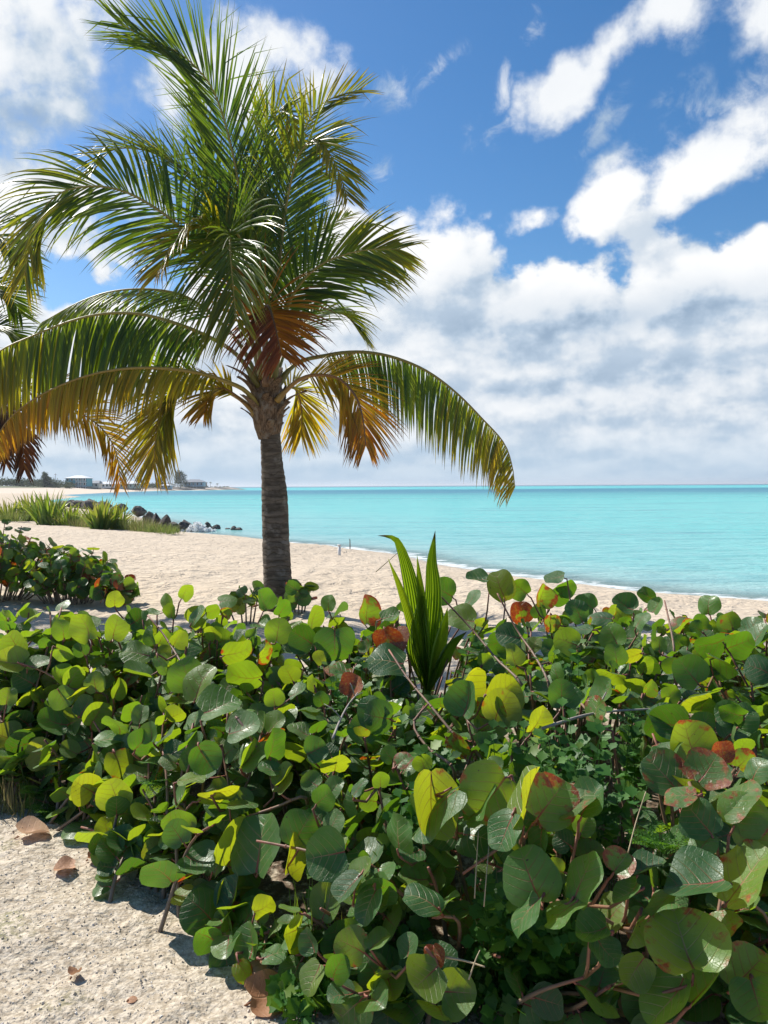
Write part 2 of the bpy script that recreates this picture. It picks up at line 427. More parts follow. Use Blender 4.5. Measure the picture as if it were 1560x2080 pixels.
# the sea: clear at the edge, milky turquoise over white sand, darker over weed beds and at the drop-off
m_sea, t, out = material('turquoise_sea')
pos = t.new('ShaderNodeNewGeometry').outputs['Position']
px_, py_, pz_ = t.sep(pos)
depth = t.attr('depth')[2]
wob = t.noise(t.mapping(pos, (0.012, 0.03, 1)), 1.0, 4, 0.6)
q = t.m('DIVIDE', 100.0, t.m('MAXIMUM', t.mul(py_, t.lin(wob, 0.2, 0.8, 0.72, 1.28)), 1.0))     # 100 m / distance offshore
water = t.ramp(q, [(0.0, (0.02, 0.075, 0.15)), (0.04, (0.035, 0.13, 0.22)), (0.06, (0.09, 0.46, 0.48)), (0.15, (0.15, 0.52, 0.52)), (0.20, (0.07, 0.235, 0.32)), (0.33, (0.075, 0.25, 0.33)),
                   (0.46, (0.10, 0.43, 0.43)), (0.8, (0.12, 0.54, 0.51)), (1.0, (0.12, 0.54, 0.51))])
near = t.ramp(t.lin(depth, 0.0, 2.2), [(0, (0.36, 0.52, 0.49)), (0.25, (0.20, 0.53, 0.51)), (1, (0.12, 0.54, 0.51))])
colw = t.mix(t.ss(q, 0.7, 1.3), water, near)
weed = t.ss(t.noise(t.mapping(pos, (0.03, 0.16, 1)), 1.0, 5, 0.6, 0.3), 0.54, 0.66)
colw = t.mix(t.mul(weed, 0.55), colw, (0.06, 0.27, 0.33))
w1 = t.noise(t.mapping(pos, (0.55, 1.25, 1)), 1.0, 5, 0.62, 0.3)
w2 = t.noise(t.mapping(pos, (0.13, 0.40, 1)), 1.0, 6, 0.7, 0.2)
w3 = t.noise(t.mapping(pos, (2.4, 5.5, 1)), 1.0, 3, 0.6)
# shading of swell and ripples put into the colour as deeper streaks
w4 = t.noise(t.mapping(pos, (0.022, 0.085, 1)), 1.0, 5, 0.68, 0.3)
colw = t.mix(t.mul(t.ss(w4, 0.47, 0.62), 0.30), colw, t.mix(1.0, colw, (0.62, 0.80, 0.86), 'MULTIPLY'))
colw = t.mix(t.mul(t.ss(w1, 0.46, 0.62), 0.50), colw, t.mix(1.0, colw, (0.5, 0.74, 0.80), 'MULTIPLY'))
colw = t.mix(t.mul(t.ss(w2, 0.48, 0.62), 0.42), colw, t.mix(1.0, colw, (0.62, 0.86, 0.88), 'MULTIPLY'))
nb = t.bump(w2, 0.9, 0.55); nb = t.bump(w1, 0.85, 0.22, nb); nb = t.bump(w3, 0.5, 0.035, nb)
body = t.principled(Base_Color=colw, Roughness=t.lin(py_, 50, 500, 0.16, 0.6), Normal=nb, IOR=1.33, Specular_IOR_Level=0.13)
tr = t.new('ShaderNodeBsdfTransparent'); tr.inputs[0].default_value = (0.80, 0.93, 0.92, 1)
gl = t.new('ShaderNodeBsdfGlossy'); gl.inputs['Roughness'].default_value = 0.12; t.l.new(nb, gl.inputs['Normal'])
fr = t.new('ShaderNodeFresnel'); fr.inputs[0].default_value = 1.33; t.l.new(nb, fr.inputs['Normal'])
clear = t.shmix(t.m('MINIMUM', t.mul(fr.outputs[0], 0.8), 0.45), tr.outputs[0], gl.outputs[0])
sh = t.shmix(t.ss(depth, 0.0, 0.22, 0.35, 1.0), clear, body)
fn = t.noise(t.mapping(pos, (1.1, 1.6, 1)), 1.0, 6, 0.68, 0.5)
edge = t.m('MULTIPLY', t.ss(depth, 0.16, 0.01), 0.9)
line2 = t.mul(t.m('SUBTRACT', 1.0, t.ss(t.m('ABSOLUTE', t.sub(depth, t.lin(w2, 0.2, 0.8, 0.22, 0.55))), 0.0, 0.05)), 0.35)
foam = t.ss(t.add(t.add(edge, line2), t.mul(t.sub(fn, 0.5), 2.2)), 0.62, 0.95)
fo = t.principled(Base_Color=(0.82, 0.86, 0.86), Roughness=0.7)
out(t.shmix(t.mul(foam, 0.7), sh, fo))
sx = graded(-24000, 24000, -30, 22, 0.5, 1.13); sy = graded(-250, 24000, 16, 75, 0.4, 1.10)
sea = grid_mesh('sea', sx, sy, lambda X, Y: SEA + 0.018 * fbm(X * 0.45, Y * 0.8, 3.0, 3) * smooth01(-land_sd(X, Y) / 6 + 0.2) * (np.hypot(X, Y) < 150),
                m_sea, {'depth': lambda X, Y: np.maximum(-land_sd(X, Y), -0.5) * 0.085})
sea['kind'] = 'structure'
# ------------------------------------------------------------------ coconut palms
def leaf_shader(name, ramp_stops, trans_stops, rough, tmix, spec=0.4, bumpscale=None):
    m, t, out = material(name)
    r, g, b = t.sep(t.attr('tint')[0]) if False else (None, None, None)
    sc = t.new('ShaderNodeSeparateColor'); t.l.new(t.attr('tint')[0], sc.inputs[0])
    age, brown, rnd = sc.outputs
    v = t.lin(rnd, 0, 1, 0.72, 1.28)
    c = t.ramp(age, ramp_stops); c = t.mix(brown, c, (0.075, 0.042, 0.026))
    c = t.mix(1.0, c, t.xyz(v, v, v), 'MULTIPLY')
    c2 = t.ramp(age, trans_stops); c2 = t.mix(brown, c2, (0.085, 0.035, 0.016))
    c2 = t.mix(1.0, c2, t.xyz(v, v, v), 'MULTIPLY')
    pb = t.principled(Base_Color=c, Roughness=rough, Specular_IOR_Level=spec)
    tl = t.new('ShaderNodeBsdfTranslucent'); t.l.new(c2, tl.inputs[0])
    out(t.shmix(tmix, pb, tl.outputs[0])); return m
m_frond = leaf_shader('palm_leaflet',
    [(0, (0.030, 0.075, 0.022)), (0.25, (0.065, 0.115, 0.022)), (0.5, (0.24, 0.20, 0.02)), (0.72, (0.42, 0.19, 0.015)), (1, (0.24, 0.075, 0.022))],
    [(0, (0.085, 0.19, 0.008)), (0.25, (0.28, 0.36, 0.010)), (0.5, (0.70, 0.50, 0.012)), (0.72, (0.80, 0.33, 0.010)), (1, (0.30, 0.085, 0.018))], 0.34, 0.47)
m_rachis, t, out = material('palm_rachis')
sc = t.new('ShaderNodeSeparateColor'); t.l.new(t.attr('tint')[0], sc.inputs[0])
c = t.ramp(sc.outputs[0], [(0, (0.10, 0.125, 0.03)), (0.4, (0.30, 0.23, 0.045)), (0.75, (0.26, 0.13, 0.035)), (1, (0.15, 0.09, 0.055))])
out(t.principled(Base_Color=c, Roughness=0.45))
m_trunk, t, out = material('palm_bark')
tc = t.new('ShaderNodeTexCoord'); pos = tc.outputs['Object']
px_, py_, pz_ = t.sep(pos)
wv = t.noise(t.mapping(pos, (3, 3, 24)), 1.0, 5, 0.62)
fib = t.noise(t.mapping(pos, (60, 60, 7)), 1.0, 4, 0.6)
ringp = t.m('FRACT', t.add(t.mul(pz_, 14.0), t.mul(t.noise(t.mapping(pos, (4, 4, 3)), 1.0, 4), 4.0)))
crack = t.ss(ringp, 0.16, 0.0)
blot = t.noise(pos, 6.0, 5, 0.65)
c = t.mix(t.ss(wv, 0.3, 0.72), (0.075, 0.062, 0.048), (0.185, 0.152, 0.118))
c = t.mix(t.mul(t.ss(blot, 0.5, 0.66), 0.6), c, (0.27, 0.24, 0.20)); c = t.mix(t.mul(t.ss(t.noise(pos, 2.2, 5, .7), 0.52, 0.62), 0.6), c, (0.05, 0.042, 0.034))
c = t.mix(t.mul(crack, 0.6), c, (0.05, 0.04, 0.03))
h = t.sub(t.add(t.mul(wv, 0.8), t.mul(fib, 0.45)), t.mul(crack, 0.7))
out(t.principled(Base_Color=c, Roughness=0.9, Normal=t.bump(h, 0.9, 0.02), Specular_IOR_Level=0.2))
m_boot, t, out = material('palm_fibre')
pos = t.new('ShaderNodeTexCoord').outputs['Object']
f1 = t.noise(t.mapping(pos, (50, 50, 8)), 1.0, 5, 0.65); f2 = t.noise(pos, 9, 4, 0.6)
c = t.mix(t.ss(f1, 0.35, 0.7), (0.085, 0.055, 0.036), (0.26, 0.18, 0.115)); c = t.mix(t.ss(f2, 0.48, 0.68), c, (0.22, 0.195, 0.16))
out(t.principled(Base_Color=c, Roughness=0.92, Normal=t.bump(f1, 0.9, 0.015), Specular_IOR_Level=0.15))

def make_frond(root, pts, nh, L, a0=58, a1=24, droop=1.0, ages=(0.05, 0.3), tipbrown=0.25, t0=0.2, npair=88, seed=0, lift=0.18, brown=0.0, width=0.029, rr=0.03, sides=(1, 1), sideage=(0, 0), twist=0.0):
    """a frond: midrib along pts, two rows of folded leaflets that bend under their weight"""
    rnd = random.Random(seed)
    rp = catmull(pts, 40)
    N = len(rp)
    mb = MB()
    radii = [rr * (1.35 if i < 3 else 1.0) * (1 - 0.86 * (i / (N - 1)) ** 0.85) for i in range(N)]
    base_age = 0.4 if ages[0] < 0.35 else 0.75
    cs = [(min(1, base_age * (0.35 + 0.65 * i / N) + ages[0] * 0.7), 0, 0) for i in range(N)]
    mb.tube(rp, radii, 7, cs)
    fr = mb.build('frond', m_rachis, root, origin=rp[0])
    lm = MB()
    G_ = Vector((0, 0, -1))
    nh = Vector(nh).normalized()
    for k in range(npair):
        u = (k + 0.5) / npair
        s = t0 + (1 - t0) * u
        for side in (1, -1):
            if rnd.random() > sides[0 if side == 1 else 1]: continue
            if rnd.random() < 0.03: continue
            ss_ = min(0.999, max(0, s + rnd.uniform(-0.004, 0.004)))
            fi = ss_ * (N - 1); i = int(fi); w = fi - i
            p = rp[i].lerp(rp[min(i + 1, N - 1)], w)
            T = (rp[min(i + 2, N - 1)] - rp[max(i - 1, 0)]).normalized()
            n = nh + Vector((0, 0, 0))
            n = (n - T * n.dot(T))
            if n.length < 0.15: n = Vector((0, 0, 1)) - T * T.z
            n.normalize()
            if twist: n = Quaternion(T, twist * u) @ n
            S = T.cross(n) * side
            a = R(a0 + (a1 - a0) * u ** 0.8 + rnd.gauss(0, 4))
            d = (T * math.cos(a) + S * math.sin(a) + n * (lift + rnd.gauss(0, 0.06))).normalized()
            prof = min(1.0, 0.50 + 2.6 * u) if u < 0.2 else (1.0 if u < 0.5 else 1.0 - 0.62 * ((u - 0.5) / 0.5) ** 1.4)
            ln = L * prof * rnd.uniform(0.86, 1.07)
            if rnd.random() < .07: ln *= rnd.uniform(.4, .75)
            K = 7
            q = p.copy()
            dl = ln / K
            wv_ = (T - d * T.dot(d)).normalized()
            tw = rnd.gauss(0, 0.22)
            dr_ = droop * rnd.uniform(0.75, 1.3)
            kink = rnd.random() < 0.14
            kk = rnd.uniform(0.4, 0.8)
            age0 = ages[0] + (ages[1] - ages[0]) * u + rnd.gauss(0, 0.055) + sideage[0 if side == 1 else 1]
            rv = rnd.random(); W = width * rnd.uniform(0.85, 1.15) * (0.75 + 0.35 * prof)
            prev = None
            for j in range(K + 1):
                x = j / K
                wd = W * (0.45 + 0.55 * min(1, x / 0.22)) * (1 if x < 0.45 else max(0.0, 1 - ((x - 0.45) / 0.55) ** 1.25))
                nb_ = d.cross(wv_).normalized()
                if nb_.dot(n) < 0: nb_ = -nb_
                fold = nb_ * wd * 0.30
                tb = tipbrown * rnd.uniform(0.6, 1.3)
                br = min(1, brown + max(0, (x - (1 - tb)) / max(tb, 0.01)) * 0.9)
                c = (max(0, min(1, age0 + 0.13 * x * x)), br, rv)
                if j < K:
                    cur = (lm.vert(q - wv_ * wd * 0.5 - fold * 0, c), lm.vert(q + nb_ * wd * 0.28, c), lm.vert(q + wv_ * wd * 0.5, c))
                    if prev:
                        lm.face(prev[0], cur[0], cur[1], prev[1]); lm.face(prev[1], cur[1], cur[2], prev[2])
                    prev = cur
                else:
                    tip = lm.vert(q, c); lm.face(prev[0], tip, prev[1]); lm.face(prev[1], tip, prev[2])
                step = dr_ * dl * (0.25 + 1.3 * x)
                d = (d + G_ * step).normalized()
                if kink and abs(x - kk) < 0.5 / K: d = (d + G_ * 0.9 + S * 0.15).normalized()
                wv_ = (wv_ - d * wv_.dot(d)).normalized()
                wv_ = Quaternion(d, tw * dl * 2) @ wv_
                q = q + d * dl
    lm.build('leaflets', m_frond, fr)
    return fr

def make_trunk(root, pts, radii, seed):
    rp = catmull(pts, 90); rnd = random.Random(seed)
    N = len(rp); rad = []
    for i in range(N):
        u = i / (N - 1) * (len(radii) - 1); a = int(min(u, len(radii) - 2)); r = radii[a] + (radii[a + 1] - radii[a]) * (u - a)
        rad.append(r * (1 + rnd.uniform(-0.026, 0.03)))
    mb = MB(); n = 28
    for i, p in enumerate(rp):
        for k in range(n):
            a = 2 * math.pi * k / n
            rr = rad[i] * (1 + 0.055 * float(fbm(math.cos(a) * 1.2 + 5, math.sin(a) * 1.2 + 5, p.z * 2.5 + seed)))
            mb.vert((p.x + rr * math.cos(a), p.y + rr * math.sin(a), p.z))
    for i in range(N - 1):
        for k in range(n): mb.face(i * n + k, i * n + (k + 1) % n, (i + 1) * n + (k + 1) % n, (i + 1) * n + k)
    return mb.build('trunk', m_trunk, root)
def make_crown(root, c, h, r0, r1, seed, nboot=15):
    """fibrous head of old leaf bases that widens above the trunk"""
    rnd = random.Random(seed)
    mb = MB(); n = 28; m = 16
    for i in range(m + 1):
        u = i / m
        rr = r0 + (r1 - r0) * math.sin(min(1, u * 1.25) * math.pi / 2) - (0.55 * r1 * max(0, u - 0.72) / 0.28)
        for k in range(n):
            a = 2 * math.pi * k / n
            q = rr * (1 + 0.22 * float(fbm(math.cos(a) * 2.2 + 9, math.sin(a) * 2.2 + 9, u * 4 + seed)))
            mb.vert((c.x + q * math.cos(a), c.y + q * math.sin(a), c.z + h * u))
    for i in range(m):
        for k in range(n): mb.face(i * n + k, i * n + (k + 1) % n, (i + 1) * n + (k + 1) % n, (i + 1) * n + k)
    mb.build('fibre_head', m_boot, root)
    for j in range(nboot):                    # each old leaf base a curved tapering plate, broken off at its tip
        a = j * 2.399 + rnd.uniform(-0.3, 0.3); u = 0.04 + 0.8 * j / nboot
        L = rnd.uniform(0.18, 0.46); W = rnd.uniform(0.05, 0.12)
        out_ = Vector((math.cos(a), math.sin(a), 0)); tan_ = Vector((-math.sin(a), math.cos(a), 0))
        rr = (r0 + (r1 - r0) * min(1, u * 1.4)) * 0.93
        p0 = c + out_ * rr + Vector((0, 0, h * u))
        b = MB(); K = 6; rows = []
        lean = rnd.uniform(0.25, 1.15)
        for i in range(K + 1):
            x = i / K
            p = p0 + Vector((0, 0, 1)) * L * x * (1 - 0.25 * lean * x) + out_ * (L * lean * x * x * 0.8 + 0.02)
            w = W * (1 - 0.62 * x) * (1 + rnd.uniform(-0.08, 0.08)); th = 0.022 * (1 - 0.6 * x)
            jag = rnd.uniform(-0.02, 0.02) if i == K else 0
            row = []
            for sx_ in (-1, -0.5, 0, 0.5, 1):
                row.append(b.vert(p + tan_ * w * sx_ - out_ * (abs(sx_) ** 2 * w * 0.45) + Vector((0, 0, jag * sx_))))
            for sx_ in (1, 0, -1):
                row.append(b.vert(p + tan_ * w * sx_ * 0.9 - out_ * (abs(sx_) ** 2 * w * 0.45 + th)))
            rows.append(row)
        for r0_, r1_ in zip(rows, rows[1:]):
            for k in range(8): b.face(r0_[k], r0_[(k + 1) % 8], r1_[(k + 1) % 8], r1_[k])
        b.face(*reversed(rows[0])); b.face(*rows[-1])
        b.build('leaf_base', m_boot, root)

D0P = 10.0
def PP(l, D=D0P): return [P(x, y, D + d) for x, y, d in l]
base = G(566, 1236, 0); D0P = (base - Vector((0, 0, CAM_H))).dot(CR @ Vector((0, 0, -1)))
palm = empty('coconut_palm', (base.x, base.y, GZ(base.x, base.y) - 0.05), 'full coconut palm in front of the sea with its whole trunk rising from the beach', 'palm tree')
make_trunk(palm, [Vector((base.x, base.y, -0.15))] + [P(x, y, D0P) for x, y in ((566, 1225), (563, 1160), (560, 1080), (557, 1000), (552, 930), (549, 870))],
           [0.205, 0.190, 0.178, 0.172, 0.165, 0.140, 0.128], 3)
ccen = P(545, 893, D0P)
make_crown(palm, ccen, 0.80, 0.135, 0.235, 4, 26)
X = 545; Y = 775
FRONDS = [
    # upright and back fronds
    dict(pts=PP([(545, 775, .05), (535, 640, .1), (503, 477, .1), (482, 359, 0), (462, 267, -.1), (436, 190, -.2), (405, 144, -.3), (360, 105, -.4), (308, 82, -.45), (240, 47, -.5)]), nh=(.25, -1, .1), L=1.36, a0=42, a1=22, droop=.06, ages=(0, .14), lift=0.05, npair=150, tipbrown=.1, t0=.24, width=.021),
    dict(pts=PP([(540, 775, .1), (500, 600, .3), (430, 410, .3), (380, 354, .2), (328, 318, .1), (277, 302, 0), (225, 306, -.1), (192, 345, -.2)]), nh=(-.2, -.55, 1), L=1.1, a0=55, a1=25, droop=.28, ages=(0, .3), npair=90, t0=.25),
    dict(pts=PP([(535, 780, 0), (480, 600, -.2), (380, 477, -.3), (328, 431, -.4), (267, 395, -.4), (215, 380, -.4), (169, 380, -.5), (123, 392, -.5), (84, 432, -.5), (62, 500, -.5), (50, 560, -.5)]), nh=(-.1, -1, .45), L=1.3, a0=58, a1=24, droop=.75, ages=(.02, .34), npair=110, t0=.3, tipbrown=.16, width=.032, lift=0.0),
    dict(pts=PP([(548, 770, .1), (530, 600, .2), (515, 460, .3), (525, 350, .4), (545, 255, .4), (567, 222, .35), (590, 245, .2), (602, 305, .1)]), nh=(.15, -1, .35), L=.9, a0=40, a1=24, droop=.16, ages=(.02, .4), npair=72, t0=.25),
    dict(pts=PP([(552, 770, .1), (555, 600, .3), (575, 430, .5), (600, 310, .7), (640, 225, .9), (685, 195, .9), (735, 182, .9)]), nh=(.2, -.9, .5), L=1.0, a0=50, a1=30, droop=.28, ages=(.02, .38), npair=76, t0=.28, tipbrown=.2),
    dict(pts=PP([(552, 772, 0), (560, 620, -.1), (580, 430, -.1), (605, 320, -.2), (640, 284, -.3), (668, 310, -.5), (692, 360, -.6), (706, 404, -.7)]), nh=(.4, -.8, .6), L=.95, a0=52, a1=26, droop=.5, ages=(.03, .42), npair=85, t0=.3),
    dict(pts=PP([(545, 770, .2), (525, 620, .3), (470, 480, .5), (425, 350, .6), (395, 195, .6)]), nh=(.3, -1, .1), L=.95, a0=22, a1=12, droop=.06, ages=(.03, .2), npair=64, t0=.25, lift=.02),
    dict(pts=PP([(550, 772, .2), (575, 640, .5), (610, 540, .8), (650, 470, 1.1), (705, 440, 1.3)]), nh=(.1, -.6, .9), L=.75, a0=62, a1=30, droop=.5, ages=(.02, .3), npair=70, t0=.2),
    # front fronds that bend over towards the viewer
    dict(pts=PP([(532, 770, -.1), (515, 600, -.3), (492, 495, -.5), (470, 468, -.8), (468, 505, -1.2), (474, 580, -1.45), (480, 650, -1.6)]), nh=(-.55, -.6, .6), L=1.5, a0=60, a1=28, droop=.45, ages=(.04, .28), npair=100, t0=.3, tipbrown=.2, width=.028, sides=(1, .95)),
    dict(pts=PP([(538, 772, -.1), (505, 610, -.2), (450, 480, -.4), (400, 462, -.7), (350, 500, -1.0), (318, 560, -1.2)]), nh=(-.3, -.5, .9), L=.95, a0=58, a1=26, droop=.85, ages=(.12, .5), npair=80, t0=.3, tipbrown=.3),
    dict(pts=PP([(540, 785, -.2), (536, 690, -.38), (536, 635, -.55), (545, 622, -.8), (558, 660, -1.05), (572, 722, -1.2)]), nh=(0, -1, .2), L=1.0, a0=72, a1=34, droop=.75, ages=(.93, .97), npair=70, t0=.32, tipbrown=.25, sideage=(.1, -.14), brown=.22, width=.03),
    # right
    dict(pts=PP([(556, 775, -.1), (575, 680, -.2), (592, 605, -.3), (638, 548, -.4), (687, 522, -.4), (744, 508, -.4), (812, 506, -.4)]), nh=(.1, -1, .4), L=1.12, a0=62, a1=26, droop=.55, ages=(.05, .36), npair=88, t0=.28, tipbrown=.18, lift=-0.1, width=.03),
    dict(pts=PP([(560, 790, 0), (590, 748, .05), (619, 731, .1), (658, 723, .1), (700, 716, .1), (749, 716, .1), (807, 728, .1), (869, 755, .1), (927, 798, .1), (980, 851, .1), (1023, 899, .1), (1040, 945, .1), (1046, 990, .1)]), nh=(.1, -.25, 1), L=1.06, a0=74, a1=20, droop=2.4, ages=(.04, .42), npair=110, t0=.2, tipbrown=.2, lift=-1.3, width=.029),
    dict(pts=PP([(562, 815, -.15), (580, 795, -.2), (605, 773, -.3), (638, 762, -.4), (687, 769, -.5), (722, 805, -.6), (737, 850, -.65), (743, 905, -.65)]), nh=(.15, -1, .4), L=.82, a0=60, a1=22, droop=.75, ages=(.45, .66), npair=85, t0=.3, tipbrown=.45, brown=.06, lift=-0.15, width=.025),
    dict(pts=PP([(556, 815, .2), (580, 790, .5), (600, 790, .8), (612, 830, 1.1), (612, 885, 1.3)]), nh=(0, -1, .2), L=.85, a0=42, a1=20, droop=.4, ages=(.38, .45), npair=55, t0=.25, tipbrown=.12),
    dict(pts=PP([(556, 780, .3), (590, 690, .7), (640, 640, 1.0), (700, 640, 1.2), (740, 690, 1.3)]), nh=(.1, -.3, 1), L=.8, a0=60, a1=24, droop=1.2, ages=(.08, .3), npair=70, t0=.3),
    # left
    dict(pts=PP([(528, 790, -.05), (480, 720, -.2), (404, 675, -.4), (314, 644, -.5), (251, 636, -.6), (193, 640, -.7), (135, 655, -.8), (67, 682, -.9), (0, 713, -1.0), (-70, 775, -1.05)]), nh=(-.1, -.3, 1), L=1.3, a0=64, a1=24, droop=1.9, ages=(.03, .36), npair=125, t0=.22, tipbrown=.15, lift=-1.1, width=.031),
    dict(pts=PP([(530, 780, .2), (480, 690, .4), (400, 615, .6), (330, 590, .7), (240, 590, .8), (165, 612, .9), (85, 655, 1.0)]), nh=(-.1, -.3, 1), L=.9, a0=60, a1=24, droop=1.1, ages=(.0, .25), npair=90, t0=.3, lift=-0.35),
    dict(pts=PP([(525, 830, -.1), (500, 795, -.3), (462, 776, -.4), (404, 758, -.6), (341, 749, -.7), (269, 748, -.8), (202, 757, -.9), (135, 778, -1.0), (67, 812, -1.1), (15, 855, -1.15), (-15, 905, -1.2)]), nh=(-.1, -.25, 1), L=.72, a0=62, a1=22, droop=2.3, ages=(.34, .60), npair=112, t0=.2, tipbrown=.32, brown=.0, lift=-1.1, width=.026),
    dict(pts=PP([(522, 838, .1), (490, 812, .2), (450, 790, .3), (404, 776, .3), (362, 780, .3), (335, 822, .3), (318, 881, .3), (312, 950, .3)]), nh=(-.1, -1, .15), L=.98, a0=48, a1=20, droop=.35, ages=(.3, .46), npair=85, t0=.36, tipbrown=.38, lift=0.05, width=.026),
    dict(pts=PP([(520, 845, .0), (492, 815, -.1), (455, 790, -.2), (430, 800, -.3), (415, 840, -.35)]), nh=(-.2, -.7, .6), L=.55, a0=55, a1=25, droop=1.1, ages=(.4, .6), npair=45, t0=.4, tipbrown=.5),
]
for i, f in enumerate(FRONDS): make_frond(palm, seed=100 + i, rr=.034, **f)

# second palm, its trunk left of the picture: only its fronds reach in
DL = D0P + 1.6
bl = G(-150, 1190, 0)
bl = Vector((P(-150, 900, DL).x, P(-150, 900, DL).y, 0))
palm2 = empty('coconut_palm', (bl.x, bl.y, -0.05), 'coconut palm at the left edge, only its frond ends reaching into view', 'palm tree')
def P2(l): return [P(x, y, DL + d) for x, y, d in l]
make_trunk(palm2, [Vector((bl.x, bl.y, -0.2)), Vector((bl.x, bl.y, 0.6)), P(-155, 1000, DL), P(-158, 850, DL)], [0.2, 0.185, 0.15, 0.135], 8)
make_crown(palm2, P(-158, 865, DL), 0.9, 0.14, 0.27, 9)
F2L = [
    dict(pts=P2([(-158, 750, 0), (-140, 600, -.1), (-90, 500, -.2), (-30, 470, -.3), (25, 500, -.4), (62, 570, -.5)]), nh=(0, -.8, .6), L=.95, droop=.45, ages=(0, .15)),
    dict(pts=P2([(-158, 750, .2), (-110, 640, .2), (-55, 585, .2), (5, 590, .2), (45, 640, .2)]), nh=(0, -.8, .6), L=.9, droop=.5, ages=(0, .12)),
    dict(pts=P2([(-158, 760, .3), (-110, 720, .3), (-60, 680, .3), (0, 665, .3), (50, 700, .3)]), nh=(0, -.6, .8), L=.85, droop=.8, ages=(0, .12)),
    dict(pts=P2([(-158, 800, -.2), (-90, 760, -.4), (-10, 775, -.7), (60, 800, -.9), (120, 818, -1.0), (175, 846, -1.1), (212, 876, -1.1), (236, 920, -1.1), (245, 980, -1.1)]), nh=(0, -1, .3), L=.7, width=.024, a0=58, droop=.9, ages=(.40, .62), tipbrown=.5, brown=.05, t0=.4),
    dict(pts=P2([(-158, 820, -.4), (-90, 795, -.7), (-20, 815, -1.0), (25, 850, -1.2), (45, 900, -1.3), (50, 955, -1.3)]), nh=(.3, -.7, .6), L=.62, a0=50, droop=1.4, ages=(.85, .95), tipbrown=.6, brown=.5, t0=.3, width=.03),
    dict(pts=P2([(-158, 830, -.2), (-100, 812, -.5), (-40, 830, -.8), (-2, 880, -.9), (12, 940, -.9)]), nh=(.3, -.7, .6), L=.6, a0=50, droop=1.4, ages=(.9, .95), tipbrown=.6, brown=.6, t0=.3, width=.03),
    dict(pts=P2([(-158, 760, 0), (-240, 640, 0), (-340, 600, .2), (-430, 660, .3)]), nh=(0, -.4, 1), L=.9, droop=.9, ages=(0, .2)),
    dict(pts=P2([(-158, 750, .4), (-190, 560, .8), (-230, 420, 1.2), (-300, 350, 1.6)]), nh=(0, -.6, .6), L=1.0, droop=.4, ages=(0, .2)),
    dict(pts=P2([(-158, 780, .3), (-120, 740, 1.0), (-60, 720, 1.7), (0, 760, 2.2)]), nh=(0, -.3, 1), L=.9, droop=1.2, ages=(.1, .4)),
    dict(pts=P2([(-158, 780, -.4), (-200, 660, -1.0), (-230, 640, -1.7), (-250, 720, -2.2)]), nh=(0, -.6, .8), L=.9, droop=1.0, ages=(0, .3)),
]
for i, f in enumerate(F2L): make_frond(palm2, seed=300 + i, npair=76, **f)
# ------------------------------------------------------------------ far shore
m_far_sand, t, out = material('far_sand')
pos = t.new('ShaderNodeNewGeometry').outputs['Position']
px_, py_, pz_ = t.sep(pos)
c = t.mix(t.noise(pos, 0.08, 4, 0.6), (0.56, 0.44, 0.33), (0.68, 0.57, 0.45))
c = t.mix(t.ss(t.add(pz_, t.mul(t.sub(t.noise(pos, 0.15, 4), 0.5), 1.6)), 1.25, 1.9), c, (0.10, 0.115, 0.05))
c = t.mix(t.mul(t.ss(py_, 560, 640), t.ss(t.noise(pos, 0.035, 4, .6), .40, .52)), c, (0.11, 0.10, 0.085))
out(t.principled(Base_Color=c, Roughness=0.95))
_far = [(55, 1012), (122, 1006), (178, 1003.5), (237, 1000.5), (300, 998), (330, 997), (360, 996.6), (384, 996.2), (400, 996.2), (430, 996), (460, 995.2), (490, 994.7), (503, 994.3)]
far_front = [tuple(G(x, y, SEA)[:2]) for x, y in _far]
tip = Vector(far_front[-1])
back = [tuple(tip * 1.02), tuple(tip * 1.35 + Vector((-40, 0))), tuple(tip * 1.6 + Vector((-260, 0)))]
far_poly = [(-900, 250), (-300, 235), ] + far_front + back + [(-1600, 1700), (-2400, 400)]
def far_z(X, Y):
    d = poly_sd(X, Y, far_poly)
    r = np.hypot(X, Y)
    bl = smooth01((X + 190) / 60) * 0
    top = 1.2 + 1.6 * smooth01((d - 25) / 40) + 0.5 * fbm(X * 0.02, Y * 0.02, 1.0, 3)
    head = smooth01((Y - 640) / 160)                       # the low rocky point
    z = SEA - 0.4 + np.clip(d + 2, 0, 1e9) * (0.085 * (1 - head) + 0.16 * head)
    z = np.minimum(z, top * (1 - head) + head * (0.9 + 0.5 * fbm(X * 0.05, Y * 0.05, 3.0, 3)))
    return np.where(d < -2, SEA - 3, z)
fx = np.concatenate([np.arange(-1500, -420, 40), np.arange(-420, -80, 4.0)]); fy = np.concatenate([np.arange(190, 420, 5.0), np.arange(420, 1700, 11.0)])
headland = grid_mesh('headland', fx, fy, far_z, m_far_sand); headland['kind'] = 'structure'

def on_far(px, y_dist):                      # point of the far land in the direction of a column of the photo, at distance y
    r = ray(px, 990); k = y_dist / r.y
    x = r.x * k
    return Vector((x, y_dist, float(far_z(np.array([x]), np.array([y_dist]))[0])))

